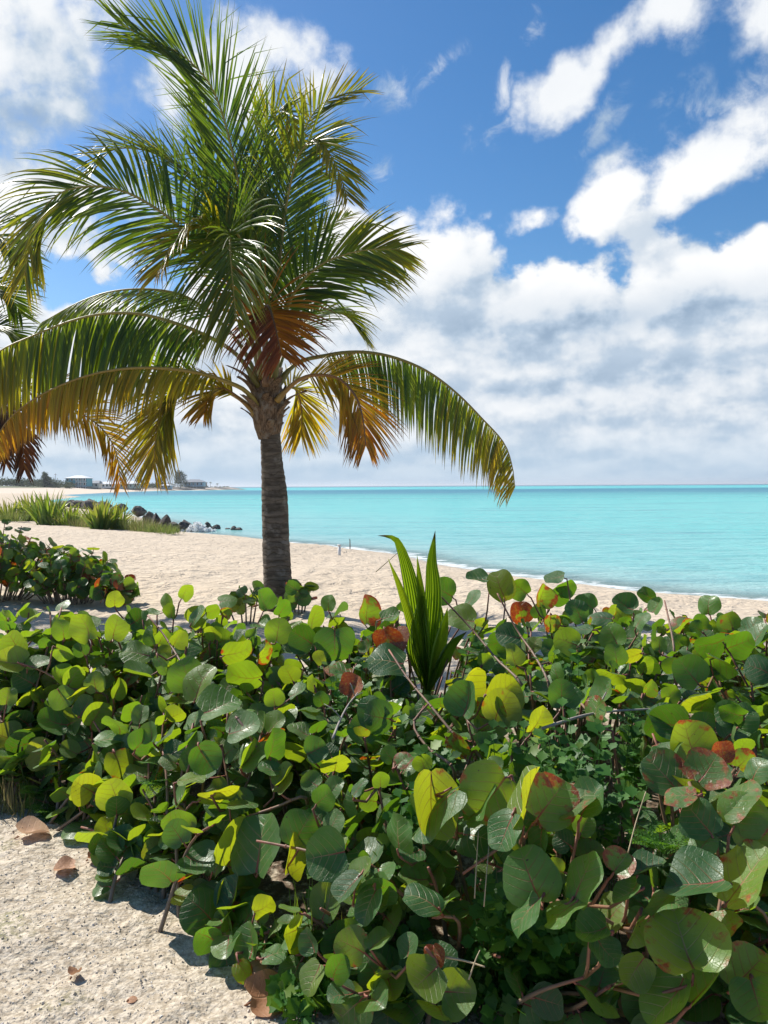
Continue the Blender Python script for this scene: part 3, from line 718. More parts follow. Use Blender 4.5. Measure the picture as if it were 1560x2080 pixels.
def flat_mat(name, col, rough=0.7, spec=0.3):
    m, t, out = material(name)
    pos = t.new('ShaderNodeTexCoord').outputs['Object']
    c = t.mix(t.noise(pos, 1.4, 5, 0.65), tuple(v * 0.86 for v in col), tuple(min(1, v * 1.1) for v in col))
    out(t.principled(Base_Color=c, Roughness=rough, Specular_IOR_Level=spec)); return m
m_teal = flat_mat('teal_siding', (0.10, 0.36, 0.42)); m_white = flat_mat('white_paint', (0.74, 0.74, 0.72)); m_roofw = flat_mat('white_roof', (0.70, 0.72, 0.74))
m_cream = flat_mat('cream_render', (0.62, 0.58, 0.50)); m_blue = flat_mat('pale_blue_siding', (0.34, 0.50, 0.58)); m_gr = flat_mat('grey_shingle', (0.24, 0.26, 0.29))
m_dkwood = flat_mat('weathered_wood', (0.22, 0.18, 0.14)); m_glass = flat_mat('dark_glass', (0.03, 0.045, 0.055), 0.12, 0.6); m_greenhouse = flat_mat('pale_green_siding', (0.36, 0.47, 0.40))

def house(px, dist, w, h, d, storeys, wallm, roofm, roof_h, label, porch=None, rot=0.0, lift=0.6, hip=True, nwin=4, zoff=0.0):
    p = on_far(px, dist)
    o = empty('beach_house', (p.x, p.y, p.z + zoff), label, 'house', 'houses along the far beach')
    q = Matrix.Rotation(rot, 4, 'Z')
    def put(mb, name, mat, par):
        mb.v = [tuple((q @ Vector(v)) + Vector(o.location)) for v in mb.v]
        return mb.build(name, mat, par, smooth=False)
    b = MB(); b.box(-w / 2, w / 2, 0, d, lift, h); wall = put(b, 'wall', wallm, o)
    b = MB(); b.box(-w / 2 + .3, w / 2 - .3, .25, d - .3, -1.5, lift - .003); put(b, 'foundation', m_dkwood, o)
    b = MB(); e = 0.7; rx = w / 2 - (d / 2 if hip else 0)
    rx = max(rx, 0.5)
    v = [b.vert(c) for c in ((-w / 2 - e, -e, h), (w / 2 + e, -e, h), (w / 2 + e, d + e, h), (-w / 2 - e, d + e, h), (-rx, d / 2, h + roof_h), (rx, d / 2, h + roof_h))]
    w_ = [b.vert(c) for c in ((-w / 2 - e, -e, h - .22), (w / 2 + e, -e, h - .22), (w / 2 + e, d + e, h - .22), (-w / 2 - e, d + e, h - .22))]
    b.face(v[0], v[1], v[5], v[4]); b.face(v[2], v[3], v[4], v[5]); b.face(v[1], v[2], v[5]); b.face(v[3], v[0], v[4])
    for k in range(4): b.face(w_[k], w_[(k + 1) % 4], v[(k + 1) % 4], v[k])
    b.face(*reversed(w_)); put(b, 'roof', roofm, o)
    sh = (h - lift) / storeys
    for s_ in range(storeys):
        for k in range(nwin):
            x = -w / 2 + w * (k + .5) / nwin; z = lift + sh * (s_ + .35)
            b = MB(); b.box(x - .75, x + .75, -.06, .04, z - .1, z + sh * .48 + .1); fr = put(b, 'window', m_white, o)
            b = MB(); b.box(x - .6, x + .6, -.10, -.062, z, z + sh * .48); put(b, 'pane', m_glass, fr)
    if porch:
        x0, x1, dep = porch
        for s_ in range(storeys):
            z = lift + sh * s_
            b = MB(); b.box(x0, x1, -dep, -.12, z - .2, z); dk = put(b, 'balcony', m_white, o)
            b = MB(); b.box(x0, x1, -dep, -dep + .08, z + .95, z + 1.05)
            for x in np.arange(x0, x1, .5): b.box(x, x + .09, -dep, -dep + .08, z, z + .95)
            put(b, 'railing', m_white, dk)
        for x in np.linspace(x0, x1 - .25, 5):
            b = MB(); b.box(x, x + .25, -dep, -dep + .25, -1.2, h - .3); put(b, 'post', m_white, o)
        b = MB(); b.box(x0 - .2, x1 + .2, -dep - .3, -.72, h - .28, h - .05); put(b, 'porch_roof', roofm, o)
    return o
house(155, 470, 13.0, 6.0, 9.0, 2, m_teal, m_roofw, 1.7, 'turquoise two storey beach house with white balconies', porch=(0.5, 6.5, 2.2), lift=0.8, nwin=5)
house(187, 480, 8.0, 3.4, 6.0, 1, m_cream, m_gr, 1.6, 'cream beach house with a dark gable beside the turquoise house', lift=0.5, nwin=3, hip=False)
house(210, 505, 12.0, 3.2, 8.0, 1, m_white, m_roofw, 1.5, 'long white low house in the middle of the far row', lift=0.5, nwin=5)
house(252, 540, 19.0, 4.0, 9.0, 1, m_greenhouse, m_roofw, 2.0, 'pale green house with a wide white roof behind the far beach', porch=(-8, 2, 2.0), lift=0.6, nwin=6)
house(336, 610, 8.0, 3.2, 6.0, 1, m_blue, m_roofw, 1.4, 'small pale blue hut left of the big feathery tree', lift=0.4, nwin=3)
house(393, 660, 17.0, 5.0, 9.0, 1, m_blue, m_gr, 2.4, 'grey roofed house on the point right of the big feathery tree', porch=(-7, 3, 2.2), lift=1.2, nwin=5)
house(405, 690, 10.0, 4.0, 8.0, 1, m_dkwood, m_gr, 1.6, 'brown house farthest right on the point', lift=1.0, nwin=3)

m_farleaf, t, out = material('coastal_scrub_leaf')
sc = t.new('ShaderNodeSeparateColor'); t.l.new(t.attr('tint')[0], sc.inputs[0])
c = t.ramp(sc.outputs[2], [(0, (0.045, 0.075, 0.035)), (0.6, (0.085, 0.115, 0.055)), (1, (0.14, 0.15, 0.075))])
pb = t.principled(Base_Color=c, Roughness=0.8, Specular_IOR_Level=0.2)
tl = t.new('ShaderNodeBsdfTranslucent'); t.l.new(c, tl.inputs[0]); out(t.shmix(0.25, pb, tl.outputs[0]))
m_bark, t, out = material('grey_bark')
pos = t.new('ShaderNodeTexCoord').outputs['Object']
out(t.principled(Base_Color=t.mix(t.noise(pos, 3, 5), (0.10, 0.085, 0.07), (0.24, 0.21, 0.18)), Roughness=0.9))

def blob_crown(mb, rnd, centre, rx, ry, rz, n, size, droop=0.0, thin=0.35):
    for k in range(n):
        while True:
            v = Vector((rnd.uniform(-1, 1), rnd.uniform(-1, 1), rnd.uniform(-1, 1)))
            if 0.25 < v.length < 1: break
        v = v * (0.75 + 0.55 * float(vnoise(v.x * 2 + centre.x, v.y * 2, v.z * 2 + centre.z)) + .1)
        p = centre + Vector((v.x * rx, v.y * ry, v.z * rz))
        d = Vector((rnd.gauss(0, 1), rnd.gauss(0, 1), rnd.gauss(0, .6) + .3 - droop)).normalized()
        s = d.orthogonal().normalized(); s = Quaternion(d, rnd.uniform(0, 6.28)) @ s
        L = size * rnd.uniform(.6, 1.4); W = L * thin
        c = (0, 0, rnd.random())
        i = [mb.vert(p - s * W * .3, c), mb.vert(p + d * L * .5 + s * W * .5, c), mb.vert(p + d * L, c), mb.vert(p + d * L * .5 - s * W * .5, c)]
        mb.face(*i)
def far_tree(px, dist, height, width, label, seed, feathery=True):
    rnd = random.Random(seed); p = on_far(px, dist)
    o = empty('casuarina_tree', p, label, 'tree', 'feathery trees on the far shore')
    b = MB(); b.tube([p - Vector((0, 0, .5)), p + Vector((.2, 0, height * .4)), p + Vector((.1, 0, height * .92))], [.28, .2, .05], 8)
    for k in range(9):
        a = k * 2.4; z = height * (.22 + .07 * k)
        b.tube([p + Vector((.1, 0, z)), p + Vector((math.cos(a) * width * .36, math.sin(a) * width * .36, z + height * .14))], [.1, .03], 5)
    b.build('trunk', m_bark, o)
    b = MB()
    for k in range(13):
        a = k * 2.399; u = (k + .5) / 13
        rr = width * .33 * (1 - .65 * u) * rnd.uniform(.6, 1.2)
        cpos = p + Vector((math.cos(a) * rr, math.sin(a) * rr, height * (.22 + .66 * u)))
        blob_crown(b, rnd, cpos, width * .24 * (1.15 - .7 * u), width * .24, height * .13, 170, height * .10, .0, .18)
    b.build('crown', m_farleaf, o)
far_tree(366, 640, 15.5, 15.0, 'big dark feathery tree standing tallest on the point', 1)
far_tree(324, 620, 10.0, 9.0, 'middle feathery tree behind the hanging frond tip', 2)
far_tree(283, 600, 9.5, 8.0, 'slim feathery tree right of the pale green house', 3)
far_tree(92, 430, 9.0, 6.0, 'thin pale feathery tree in the scrub far left', 4)
far_tree(100, 440, 6.5, 6.5, 'short dark bushy tree in the scrub far left', 5)
def scrub(px0, px1, dist0, dist1, hmin, hmax, label, seed, n):
    rnd = random.Random(seed); b = MB()
    for k in range(n):
        u = rnd.random(); p = on_far(px0 + (px1 - px0) * u, dist0 + (dist1 - dist0) * u + rnd.uniform(-8, 30))
        h = rnd.uniform(hmin, hmax)
        blob_crown(b, rnd, p + Vector((0, 0, h * .45)), h * rnd.uniform(.8, 1.8), h, h * .6, 130, h * .28, 0, .4)
    o = b.build('coastal_scrub', m_farleaf); o['kind'] = 'stuff'; tag(o, label, 'scrub'); return o
scrub(-40, 150, 420, 440, 2.2, 5.0, 'grey green scrub behind the far beach left of the houses', 11, 70)
scrub(150, 300, 492, 610, 1.8, 4.6, 'low scrub between the houses of the far beach', 12, 70)
scrub(290, 420, 600, 690, 1.8, 4.2, 'low scrub on the point', 13, 60)
scrub(395, 470, 690, 760, .5, 1.3, 'creeping scrub on the bare end of the point', 14, 40)
for k, (px, dist, h, lab) in enumerate(((418, 700, 4.2, 'tiny lone palm nearest the houses on the point'), (427, 705, 4.4, 'tiny lone palm in the middle of three on the point'), (441, 712, 3.2, 'tiny lone palm farthest out on the point'))):
    p = on_far(px, dist); o = empty('small_palm', p, lab, 'palm tree', 'small palms on the point')
    b = MB(); b.tube([p - Vector((0, 0, .3)), p + Vector((.2, 0, h))], [.18, .13], 6); b.build('trunk', m_bark, o)
    b = MB(); rnd = random.Random(k)
    for j in range(14):
        a = j * 2.4; d = Vector((math.cos(a), math.sin(a), rnd.uniform(-.2, .7))); q0 = p + Vector((.2, 0, h)); s_ = Vector((-math.sin(a), math.cos(a), 0))
        q1 = q0 + d * .9; q2 = q0 + d * 1.5 + Vector((0, 0, -.7)); c = (0, 0, rnd.random() * .6)
        i = [b.vert(v, c) for v in (q0, q1 - s_ * .3, q1 + s_ * .3, q2)]; b.face(i[0], i[1], i[3], i[2])
    b.build('crown', m_farleaf, o)
for k, (px, lab) in enumerate(((113, 'thin pole in the far scrub nearest the turquoise house'), (68, 'thin pole in the far scrub farthest left'))):
    p = on_far(px, 455); b = MB(); b.tube([p - Vector((0, 0, .5)), p + Vector((0, 0, 8.2))], [.16, .11], 8)
    b.box(p.x - .8, p.x + .8, p.y - .06, p.y + .06, p.z + 7.5, p.z + 7.65)
    tag(b.build('utility_pole', m_dkwood, origin=tuple(p)), lab, 'pole', 'poles behind the far beach')

# ------------------------------------------------------------------ rocks, lilies and grasses by the waterline
m_rock, t, out = material('dark_rock')
pos = t.new('ShaderNodeTexCoord').outputs['Object']
n1 = t.noise(pos, 2.2, 6, 0.68); n2 = t.noise(pos, 14, 5, 0.7)
c = t.mix(t.ss(n1, 0.42, 0.66), (0.055, 0.045, 0.038), (0.17, 0.145, 0.125)); c = t.mix(t.mul(t.ss(n2, 0.58, 0.74), .6), c, (0.33, 0.30, 0.27))
out(t.principled(Base_Color=c, Roughness=0.75, Normal=t.bump(t.add(n1, t.mul(n2, .5)), 1.0, 0.12)))
def rock(p, w, h, seed, label):
    rnd = random.Random(seed); mb = MB(); n, m = 18, 11
    dpt = w * rnd.uniform(.7, 1.0); ph = rnd.uniform(0, 50)
    pl = [(Vector((rnd.gauss(0, 1), rnd.gauss(0, 1), rnd.gauss(0, .8))).normalized(), rnd.uniform(.62, .92)) for _ in range(9)]
    for i in range(m + 1):
        th = math.pi * i / m
        for k in range(n):
            a = 2 * math.pi * k / n
            v = Vector((math.sin(th) * math.cos(a), math.sin(th) * math.sin(a), math.cos(th)))
            r = 1 + .5 * float(fbm(v.x * 1.5 + ph, v.y * 1.5 + ph, v.z * 1.5, 4))
            for nn, dd in pl:
                if v.dot(nn) * r > dd: r = dd / v.dot(nn)
            mb.vert((p.x + v.x * r * w / 2, p.y + v.y * r * dpt / 2, p.z + h * .25 + v.z * r * h * .72))
    for i in range(m):
        for k in range(n): mb.face(i * n + k, (i + 1) * n + k, (i + 1) * n + (k + 1) % n, i * n + (k + 1) % n)
    o = mb.build('rock', m_rock, smooth=False, origin=(p.x, p.y, p.z)); me = o.data
    tag(o, label, 'rock', 'dark rocks of the small groyne')
RK = [  # px, py of the foot, width px, height px, label
    (320, 1073, 22, 32, 'tall dark rock behind the right end of the grass'), (336, 1075, 26, 30, 'dark upright rock next to the tall one by the grass'), (352, 1078, 22, 22, 'dark rock where the grass ends'),
    (369, 1077, 18, 19, 'rounded dark rock left of the brown topped one'), (379, 1075, 26, 20, 'broad rock with a brown top'), (370, 1079, 16, 13, 'small grey rock at the foot of the broad rock'),
    (386, 1078, 17, 9, 'low pale flecked rock at the sand edge left of the splash'), (397, 1072, 13, 12, 'dark rock behind the splash'), (407, 1072, 16, 10, 'flat dark rock behind the splash, right one'),
    (422, 1073, 18, 14, 'pointed rock right of the splash'), (431, 1073, 10, 6, 'little rock between the two pointed rocks'), (440, 1073, 17, 9, 'second pointed rock right of the splash'),
    (474, 1075, 13, 8, 'pointed rock farthest out in the water'), (483, 1075, 17, 5, 'low flat rock beside the farthest rock'), (462, 1073, 11, 3, 'flat rock just awash left of the farthest rock'),
    (347, 1078.5, 11, 2.5, 'flat brown stone on the sand below the rocks'), (378, 1081.5, 10, 2.5, 'small dark stone in the wash below the splash'), (450, 1090.5, 9, 2, 'small dark stone at the water edge below the pointed rocks'),
    (180, 1030, 34, 14, 'dark rock at the left behind the lilies'), (160, 1029, 32, 13, 'wide dark rock between the two lily clumps'), (146, 1029, 22, 13, 'dark rock with a humped top between the lilies'), (183, 1024, 22, 11, 'rock with a reddish top behind the right lily clump'), (210, 1030, 30, 12, 'dark rock hidden behind the right lily clump'),
    (127, 1028, 20, 11, 'dark rock right behind the left lily clump'), (245, 1034, 30, 12, 'dark rock behind the thin sea grass'), (280, 1042, 28, 14, 'dark rock behind the tall sea grass'), (302, 1055, 24, 16, 'dark rock behind the brown grass'),
]
for k, (px, py, w, h, lab) in enumerate(RK):
    zf = SEA + .05 if px > 355 else (-0.35 if px > 300 else -0.5)
    if px < 300: zf = -0.7
    p = G(px, py, zf); dd = (p - Vector((0, 0, CAM_H))).length
    rock(p - Vector((0, 0, .06)), w / FPX * dd * 1.08, h / FPX * dd * 1.1, 40 + k, lab)

m_lily = leaf_shader('lily_leaf', [(0, (0.06, 0.14, 0.03)), (0.4, (0.11, 0.19, 0.035)), (1, (0.38, 0.30, 0.10))], [(0, (0.12, 0.28, 0.02)), (0.4, (0.35, 0.45, 0.03)), (1, (0.55, 0.42, 0.10))], 0.4, 0.35)
def blade(mb, p, az, L, lean, droop, W, c0, rnd, K=6, fold=.2, age=0.0):
    d = Vector((math.cos(az) * lean, math.sin(az) * lean, 1)).normalized(); q = p.copy(); prev = None
    rv = rnd.random()
    for j in range(K + 1):
        x = j / K
        wv_ = d.cross(Vector((0, 0, 1)));
        wv_ = wv_.normalized() if wv_.length > 1e-3 else Vector((1, 0, 0))
        nb_ = wv_.cross(d).normalized()
        w = W * (0.55 + 0.45 * min(1, x * 3)) * (1 - x ** 2.6)
        c = (min(1, max(0, c0 + age * x * x)), 0.0, rv)
        cur = (mb.vert(q - wv_ * w * .5, c), mb.vert(q - nb_ * w * fold, c), mb.vert(q + wv_ * w * .5, c))
        if prev: mb.face(prev[0], cur[0], cur[1], prev[1]); mb.face(prev[1], cur[1], cur[2], prev[2])
        prev = cur
        q = q + d * L / K
        d = (d + Vector((math.cos(az) * .3, math.sin(az) * .3, -1)) * droop * L / K * (0.3 + 1.4 * x)).normalized()
def clump(name, px, py, z, hpx, n, W, lean, droop, mat, label, cat, group, seed, c0=.2, spread=.25, age=.3, dz=0):
    rnd = random.Random(seed); p = G(px, py, z); p.z = GZ(p.x, p.y) - 0.02; dd = p.y; H = hpx / FPX * dd
    o = empty(name, p, label, cat, group); mb = MB()
    for k in range(n):
        a = rnd.uniform(0, 6.283); r = spread * math.sqrt(rnd.random())
        blade(mb, p + Vector((math.cos(a) * r, math.sin(a) * r, 0)), a + rnd.gauss(0, .5), H * rnd.uniform(.65, 1.18), abs(rnd.gauss(0, lean)), droop * rnd.uniform(.3, 1.4), W * rnd.uniform(.7, 1.2), min(.9, max(0, rnd.gauss(c0, .15))), rnd, age=age)
    mb.build('leaves', mat, o); return o
GRP = 'strap leaved lilies beside the groyne'
clump('spider_lily', 98, 1060, 0, 70, 75, .15, .5, .5, m_lily, 'left clump of tall bright green strap leaves on the sand crest', 'lily plant', GRP, 1, .2, .45)
clump('spider_lily', 62, 1052, 0, 56, 60, .14, .5, .6, m_lily, 'strap leaved lily farthest left, behind the hanging dry frond', 'lily plant', GRP, 2, .25, .45)
clump('spider_lily', 205, 1068, 0, 64, 80, .15, .65, .6, m_lily, 'right clump of bright green strap leaves with yellow drooping ends', 'lily plant', GRP, 3, .3, .4, .5)
clump('spider_lily', 142, 1061, 0, 46, 55, .13, .6, .7, m_lily, 'low strap leaved lily filling the gap between the two big clumps', 'lily plant', GRP, 21, .3, .5)
clump('spider_lily', 20, 1053, 0, 46, 55, .13, .6, .7, m_lily, 'yellowish strap leaved lily at the left picture edge', 'lily plant', GRP, 22, .4, .5)
clump('spider_lily', 232, 1066, 0, 54, 60, .14, .6, .6, m_lily, 'smaller strap leaved lily leaning on the right clump', 'lily plant', GRP, 4, .22, .4, .5)
m_grass = leaf_shader('dune_grass', [(0, (0.07, 0.13, 0.032)), (0.5, (0.12, 0.165, 0.05)), (1, (0.26, 0.22, 0.10))], [(0, (0.20, 0.32, 0.05)), (0.5, (0.32, 0.36, 0.09)), (1, (0.45, 0.33, 0.16))], 0.6, 0.3, 0.2)
GRP = 'tufts of dune grass among the lilies'
for k, (px, py, h, n, c0, lab) in enumerate((
    (130, 1062, 40, 190, .3, 'green grass tuft at the right foot of the left lily clump'), (150, 1060, 44, 190, .2, 'grey green grass tuft between the lily clumps'), (168, 1063, 36, 190, .7, 'straw coloured grass tuft between the lily clumps'), (182, 1064, 30, 150, .8, 'short tan grass tuft left of the right lily clump'),
    (258, 1067, 46, 230, .35, 'tall thin sea grass right of the right lily clump'), (276, 1068, 42, 220, .6, 'brownish grass tuft in the middle of the right grass strip'), (294, 1070, 38, 220, .75, 'dry brown grass tuft next to the rocks'), (312, 1073, 34, 220, .45, 'grass tuft against the tall rocks'), (328, 1076, 30, 190, .3, 'green grass tuft spilling over the lowest grassy rock'), (342, 1077, 22, 120, .35, 'last small grass tuft at the rock end'),
    (30, 1056, 38, 200, .45, 'grass tuft far left under the dry frond'), (5, 1054, 36, 180, .5, 'grass tuft at the left picture edge'), (242, 1060, 70, 30, .5, 'few tall bare grass stalks above the right lilies'))):
    clump('dune_grass', px, py, 0, h * .7, n, .02, .6, .6, m_grass, lab, 'grass', GRP, 60 + k, c0 * .75, .6, .2)

# splash and foam on the groyne
m_foam, t, out = material('sea_foam'); pos = t.new('ShaderNodeNewGeometry').outputs['Position']
pb = t.principled(Base_Color=(0.9, 0.92, 0.92), Roughness=0.9); tl = t.new('ShaderNodeBsdfTranslucent'); tl.inputs[0].default_value = (0.97, 0.98, 0.98, 1); out(t.shmix(.65, pb, tl.outputs[0]))
mb = MB(); rnd = random.Random(77); pc = G(403, 1080, SEA)
for k in range(150):
    u = rnd.gauss(0, 1); v = rnd.gauss(0, .5)
    hh = .62 * math.exp(-(u * .75 + .15) ** 2) * rnd.random() ** .7
    c = pc + Vector((u * .42, v * .6, hh)); s = rnd.uniform(.03, .10) * (1.6 if hh < .15 else 1)
    ring = []
    for i in range(5):
        th = math.pi * i / 4
        ring.append([mb.vert(c + Vector((math.sin(th) * math.cos(a) * s * rnd.uniform(.8, 1.4), math.sin(th) * math.sin(a) * s, math.cos(th) * s * rnd.uniform(.6, 1.1)))) for a in np.linspace(0, 2 * math.pi, 7)[:-1]])
    for a, b in zip(ring, ring[1:]):
        for i in range(6): mb.face(a[i], b[i], b[(i + 1) % 6], a[(i + 1) % 6])
o = mb.build('wave_splash', m_foam); o['kind'] = 'stuff'; tag(o, 'white splash of a small wave breaking on the dark rocks', 'splash')
# two thin stakes on the beach and a far boat on the horizon
p = G(689, 1143, -0.8); p.z = GZ(p.x, p.y)
b = MB(); b.tube([p - Vector((0, 0, .2)), p + Vector((0.01, 0, .30))], [.05, .045], 8); b.tube([p + Vector((0.01, 0, .30)), p + Vector((0.01, 0, .34))], [.06, .06], 8)
tag(b.build('marker_stake', m_white, origin=tuple(p)), 'short white stake in the sand near the water', 'stake')
p = G(711, 1116, SEA); b = MB(); b.tube([p - Vector((0, 0, .3)), p + Vector((0.0, 0, .42)), p + Vector((-.04, 0, .48))], [.03, .022, .01], 6)
tag(b.build('driftwood_pole', m_dkwood, origin=tuple(p)), 'thin dark stick standing in the shallows above the white stake', 'stick')
# ------------------------------------------------------------------ sea grape: round leathery leaves with red veins
m_sg, t, out = material('sea_grape_leaf')
uv = t.new('ShaderNodeUVMap', uv_map='UVMap').outputs[0]
u_, v_, _z = t.sep(uv)
sc = t.new('ShaderNodeSeparateColor'); t.l.new(t.attr('tint')[0], sc.inputs[0])
yel, red, rnd_ = sc.outputs
au = t.m('ABSOLUTE', u_)
geo = t.new('ShaderNodeNewGeometry'); pos = geo.outputs['Position']; backf = geo.outputs['Backfacing']
# midrib and side veins
mid = t.ss(au, t.lin(v_, -0.7, 0.95, 0.050, 0.006), t.lin(v_, -0.7, 0.95, 0.018, 0.0))
k = t.m('FRACT', t.mul(t.add(t.sub(v_, t.mul(au, t.lin(au, 0, 1, 0.55, 0.9))), 2.0), 2.9))
kd = t.m('ABSOLUTE', t.sub(k, 0.5))
side = t.mul(t.ss(kd, t.lin(au, 0, 0.9, 0.10, 0.04), 0.0), t.ss(au, 0.98, 0.7))
vein = t.m('MAXIMUM', mid, t.mul(side, 0.75))
fine = t.new('ShaderNodeTexVoronoi', feature='DISTANCE_TO_EDGE'); t.put(fine.inputs['Vector'], t.xyz(u_, v_, t.mul(rnd_, 20.0))); fine.inputs['Scale'].default_value = 9
net = t.ss(fine.outputs['Distance'], 0.06, 0.0)
rad = t.m('SQRT', t.add(t.mul(u_, u_), t.mul(v_, v_)))
pn = t.noise(t.xyz(u_, v_, t.mul(rnd_, 40.0)), 1.7, 5, 0.62)
blot = t.noise(t.xyz(u_, v_, t.mul(rnd_, 91.0)), 7.0, 4, 0.65)
# autumn patches creep in from the rim
patch = t.ss(t.add(t.add(t.mul(red, 1.5), t.mul(t.sub(rad, 0.75), 0.55)), t.mul(t.sub(pn, 0.5), 1.9)), 0.72, 0.95)
patch = t.mul(patch, t.ss(red, 0.02, 0.2))
green = t.ramp(rnd_, [(0, (0.030, 0.098, 0.034)), (0.5, (0.056, 0.148, 0.040)), (1, (0.076, 0.200, 0.042))])
green = t.mix(t.mul(t.ss(t.add(pn, t.mul(rad, .12)), 0.58, 0.78), 0.25), green, (0.15, 0.19, 0.035))
green = t.mix(t.mul(yel, 0.75), green, (0.16, 0.21, 0.035))
green = t.mix(t.mul(t.ss(blot, 0.45, 0.75), 0.25), green, t.mix(1.0, green, (0.55, 0.6, 0.6), 'MULTIPLY'))
redc = t.ramp(blot, [(0.3, (0.19, 0.03, 0.022)), (0.5, (0.27, 0.075, 0.03)), (0.68, (0.33, 0.17, 0.05))])
c = t.mix(patch, green, redc)
rimred = t.mul(t.ss(rad, 0.95, 1.0), 0.35)
c = t.mix(t.mul(vein, 0.85), c, t.mix(t.ss(t.add(rad, t.mul(u_, 0.0)), 0.35, 0.95), t.mix(t.ss(t.noise(t.xyz(t.mul(rnd_, 70.0), 0.0, 0.0), 1.0, 1), .4, .6), (0.30, 0.07, 0.05), (0.50, 0.42, 0.19)), (0.30, 0.34, 0.15)))
c = t.mix(t.mul(mid, t.ss(v_, 0.2, -0.5)), c, (0.30, 0.055, 0.045))
c = t.mix(t.mul(net, 0.10), c, (0.20, 0.26, 0.12))
# salt and dust film, brown scars
dust = t.mul(t.ss(t.noise(t.xyz(u_, v_, t.mul(rnd_, 57.0)), 2.6, 5, 0.7), 0.42, 0.75), 0.15)
c = t.mix(dust, c, (0.30, 0.33, 0.22))
scar = t.ss(t.noise(t.xyz(u_, v_, t.mul(rnd_, 33.0)), 4.2, 3, 0.5), 0.73, 0.76)
c = t.mix(t.mul(scar, 0.8), c, (0.10, 0.055, 0.03))
c = t.mix(t.mul(backf, 0.35), c, (0.13, 0.19, 0.08))
tg = t.ramp(rnd_, [(0, (0.10, 0.23, 0.007)), (0.5, (0.21, 0.44, 0.012)), (1, (0.42, 0.67, 0.016))])
tg = t.mix(yel, tg, (0.78, 0.78, 0.014))
tg = t.mix(patch, tg, t.ramp(blot, [(0.3, (0.42, 0.015, 0.008)), (0.55, (0.62, 0.11, 0.01)), (0.7, (0.72, 0.36, 0.02))]))
tg = t.mix(t.mul(vein, 0.75), tg, (0.20, 0.05, 0.01)); tg = t.mix(t.mul(net, 0.2), tg, (0.14, 0.18, 0.01)); tg = t.mix(scar, tg, (0.05, 0.02, 0.01))
hb = t.add(t.add(t.mul(vein, -0.6), t.mul(net, -0.12)), t.mul(pn, 0.5))
nb = t.bump(hb, 0.55, 0.006)
rough = t.lin(t.noise(t.xyz(u_, v_, t.mul(rnd_, 12.0)), 3.0, 4), 0.3, 0.7, 0.26, 0.5)
pb = t.principled(Base_Color=c, Roughness=rough, Normal=nb, Specular_IOR_Level=0.42)
tl = t.new('ShaderNodeBsdfTranslucent'); t.l.new(tg, tl.inputs[0])
out(t.shmix(0.38, pb, tl.outputs[0]))
m_stem, t, out = material('sea_grape_stem')
sc = t.new('ShaderNodeSeparateColor'); t.l.new(t.attr('tint')[0], sc.inputs[0])
pos = t.new('ShaderNodeTexCoord').outputs['Object']
nn = t.noise(t.mapping(pos, (30, 30, 30)), 1.0, 4, 0.6)
c = t.ramp(sc.outputs[0], [(0, (0.20, 0.155, 0.115)), (0.55, (0.22, 0.125, 0.07)), (1, (0.27, 0.085, 0.055))])
c = t.mix(t.mul(t.ss(nn, 0.4, 0.7), .5), c, (0.10, 0.075, 0.055))
out(t.principled(Base_Color=c, Roughness=0.6, Normal=t.bump(nn, .5, .004)))

def sg_leaf(mb, base, d, n, Rl, rnd, c, curl=None, seg=20):
    """one leaf: base = petiole end, d = midrib direction, n = upper side normal, Rl = radius"""
    d = d.normalized(); n = (n - d * n.dot(d))
    if n.length < 1e-3: n = d.orthogonal()
    n.normalize(); s = d.cross(n)
    fold = rnd.choice((rnd.uniform(-.05, .2), rnd.uniform(.1, .5))); cup = rnd.uniform(-.22, .22); wv = rnd.uniform(.01, .11); ph = rnd.uniform(0, 6.28); bend = rnd.uniform(-.34, .2)
    if curl: fold += curl; bend -= curl * .4
    asp = rnd.uniform(.92, 1.18); ph2 = rnd.uniform(0, 6.28); irr = rnd.uniform(.015, .075)
    notch = rnd.uniform(.2, .34)
    ce = base + d * Rl * .70
    def pt(a, r):
        ox = math.sin(a); oy = math.cos(a)     # a = 0 at the tip, pi at the base
        rr = 1 + irr * math.sin(3 * a + ph2) + .6 * irr * math.sin(5 * a + ph)
        rr *= 1 - notch * math.exp(-((abs(a) - math.pi) / .36) ** 2) - .05 * math.exp(-(a / .3) ** 2)
        x = ox * asp * rr * r; y = oy * rr * r
        z = fold * abs(x) + cup * r * r + wv * math.sin(4 * a + ph) * r * r * r + bend * y * abs(y)
        return ce + (s * x + d * y + n * z) * Rl, (x / 1.1, y)
    rows = []
    p, uv = pt(0, 0); cen = mb.vert(p, c, uv)
    for r, m in ((.38, seg // 2), (.74, seg), (1.0, seg)):
        row = []
        for i in range(m):
            a = -math.pi + 2 * math.pi * (i + .0) / m
            p, uv = pt(a, r); row.append(mb.vert(p, c, uv))
        rows.append(row)
    a0, a1, a2 = rows; m0 = len(a0)
    for i in range(m0): mb.face(cen, a0[(i + 1) % m0], a0[i])
    for i in range(m0):
        j = (i + 1) % m0; k0, k1, k2 = 2 * i, 2 * i + 1, (2 * i + 2) % seg
        mb.face(a0[i], a1[k1], a1[k0]); mb.face(a0[i], a0[j], a1[k1]); mb.face(a0[j], a1[k2], a1[k1])
    for i in range(seg): mb.face(a1[i], a1[(i + 1) % seg], a2[(i + 1) % seg], a2[i])

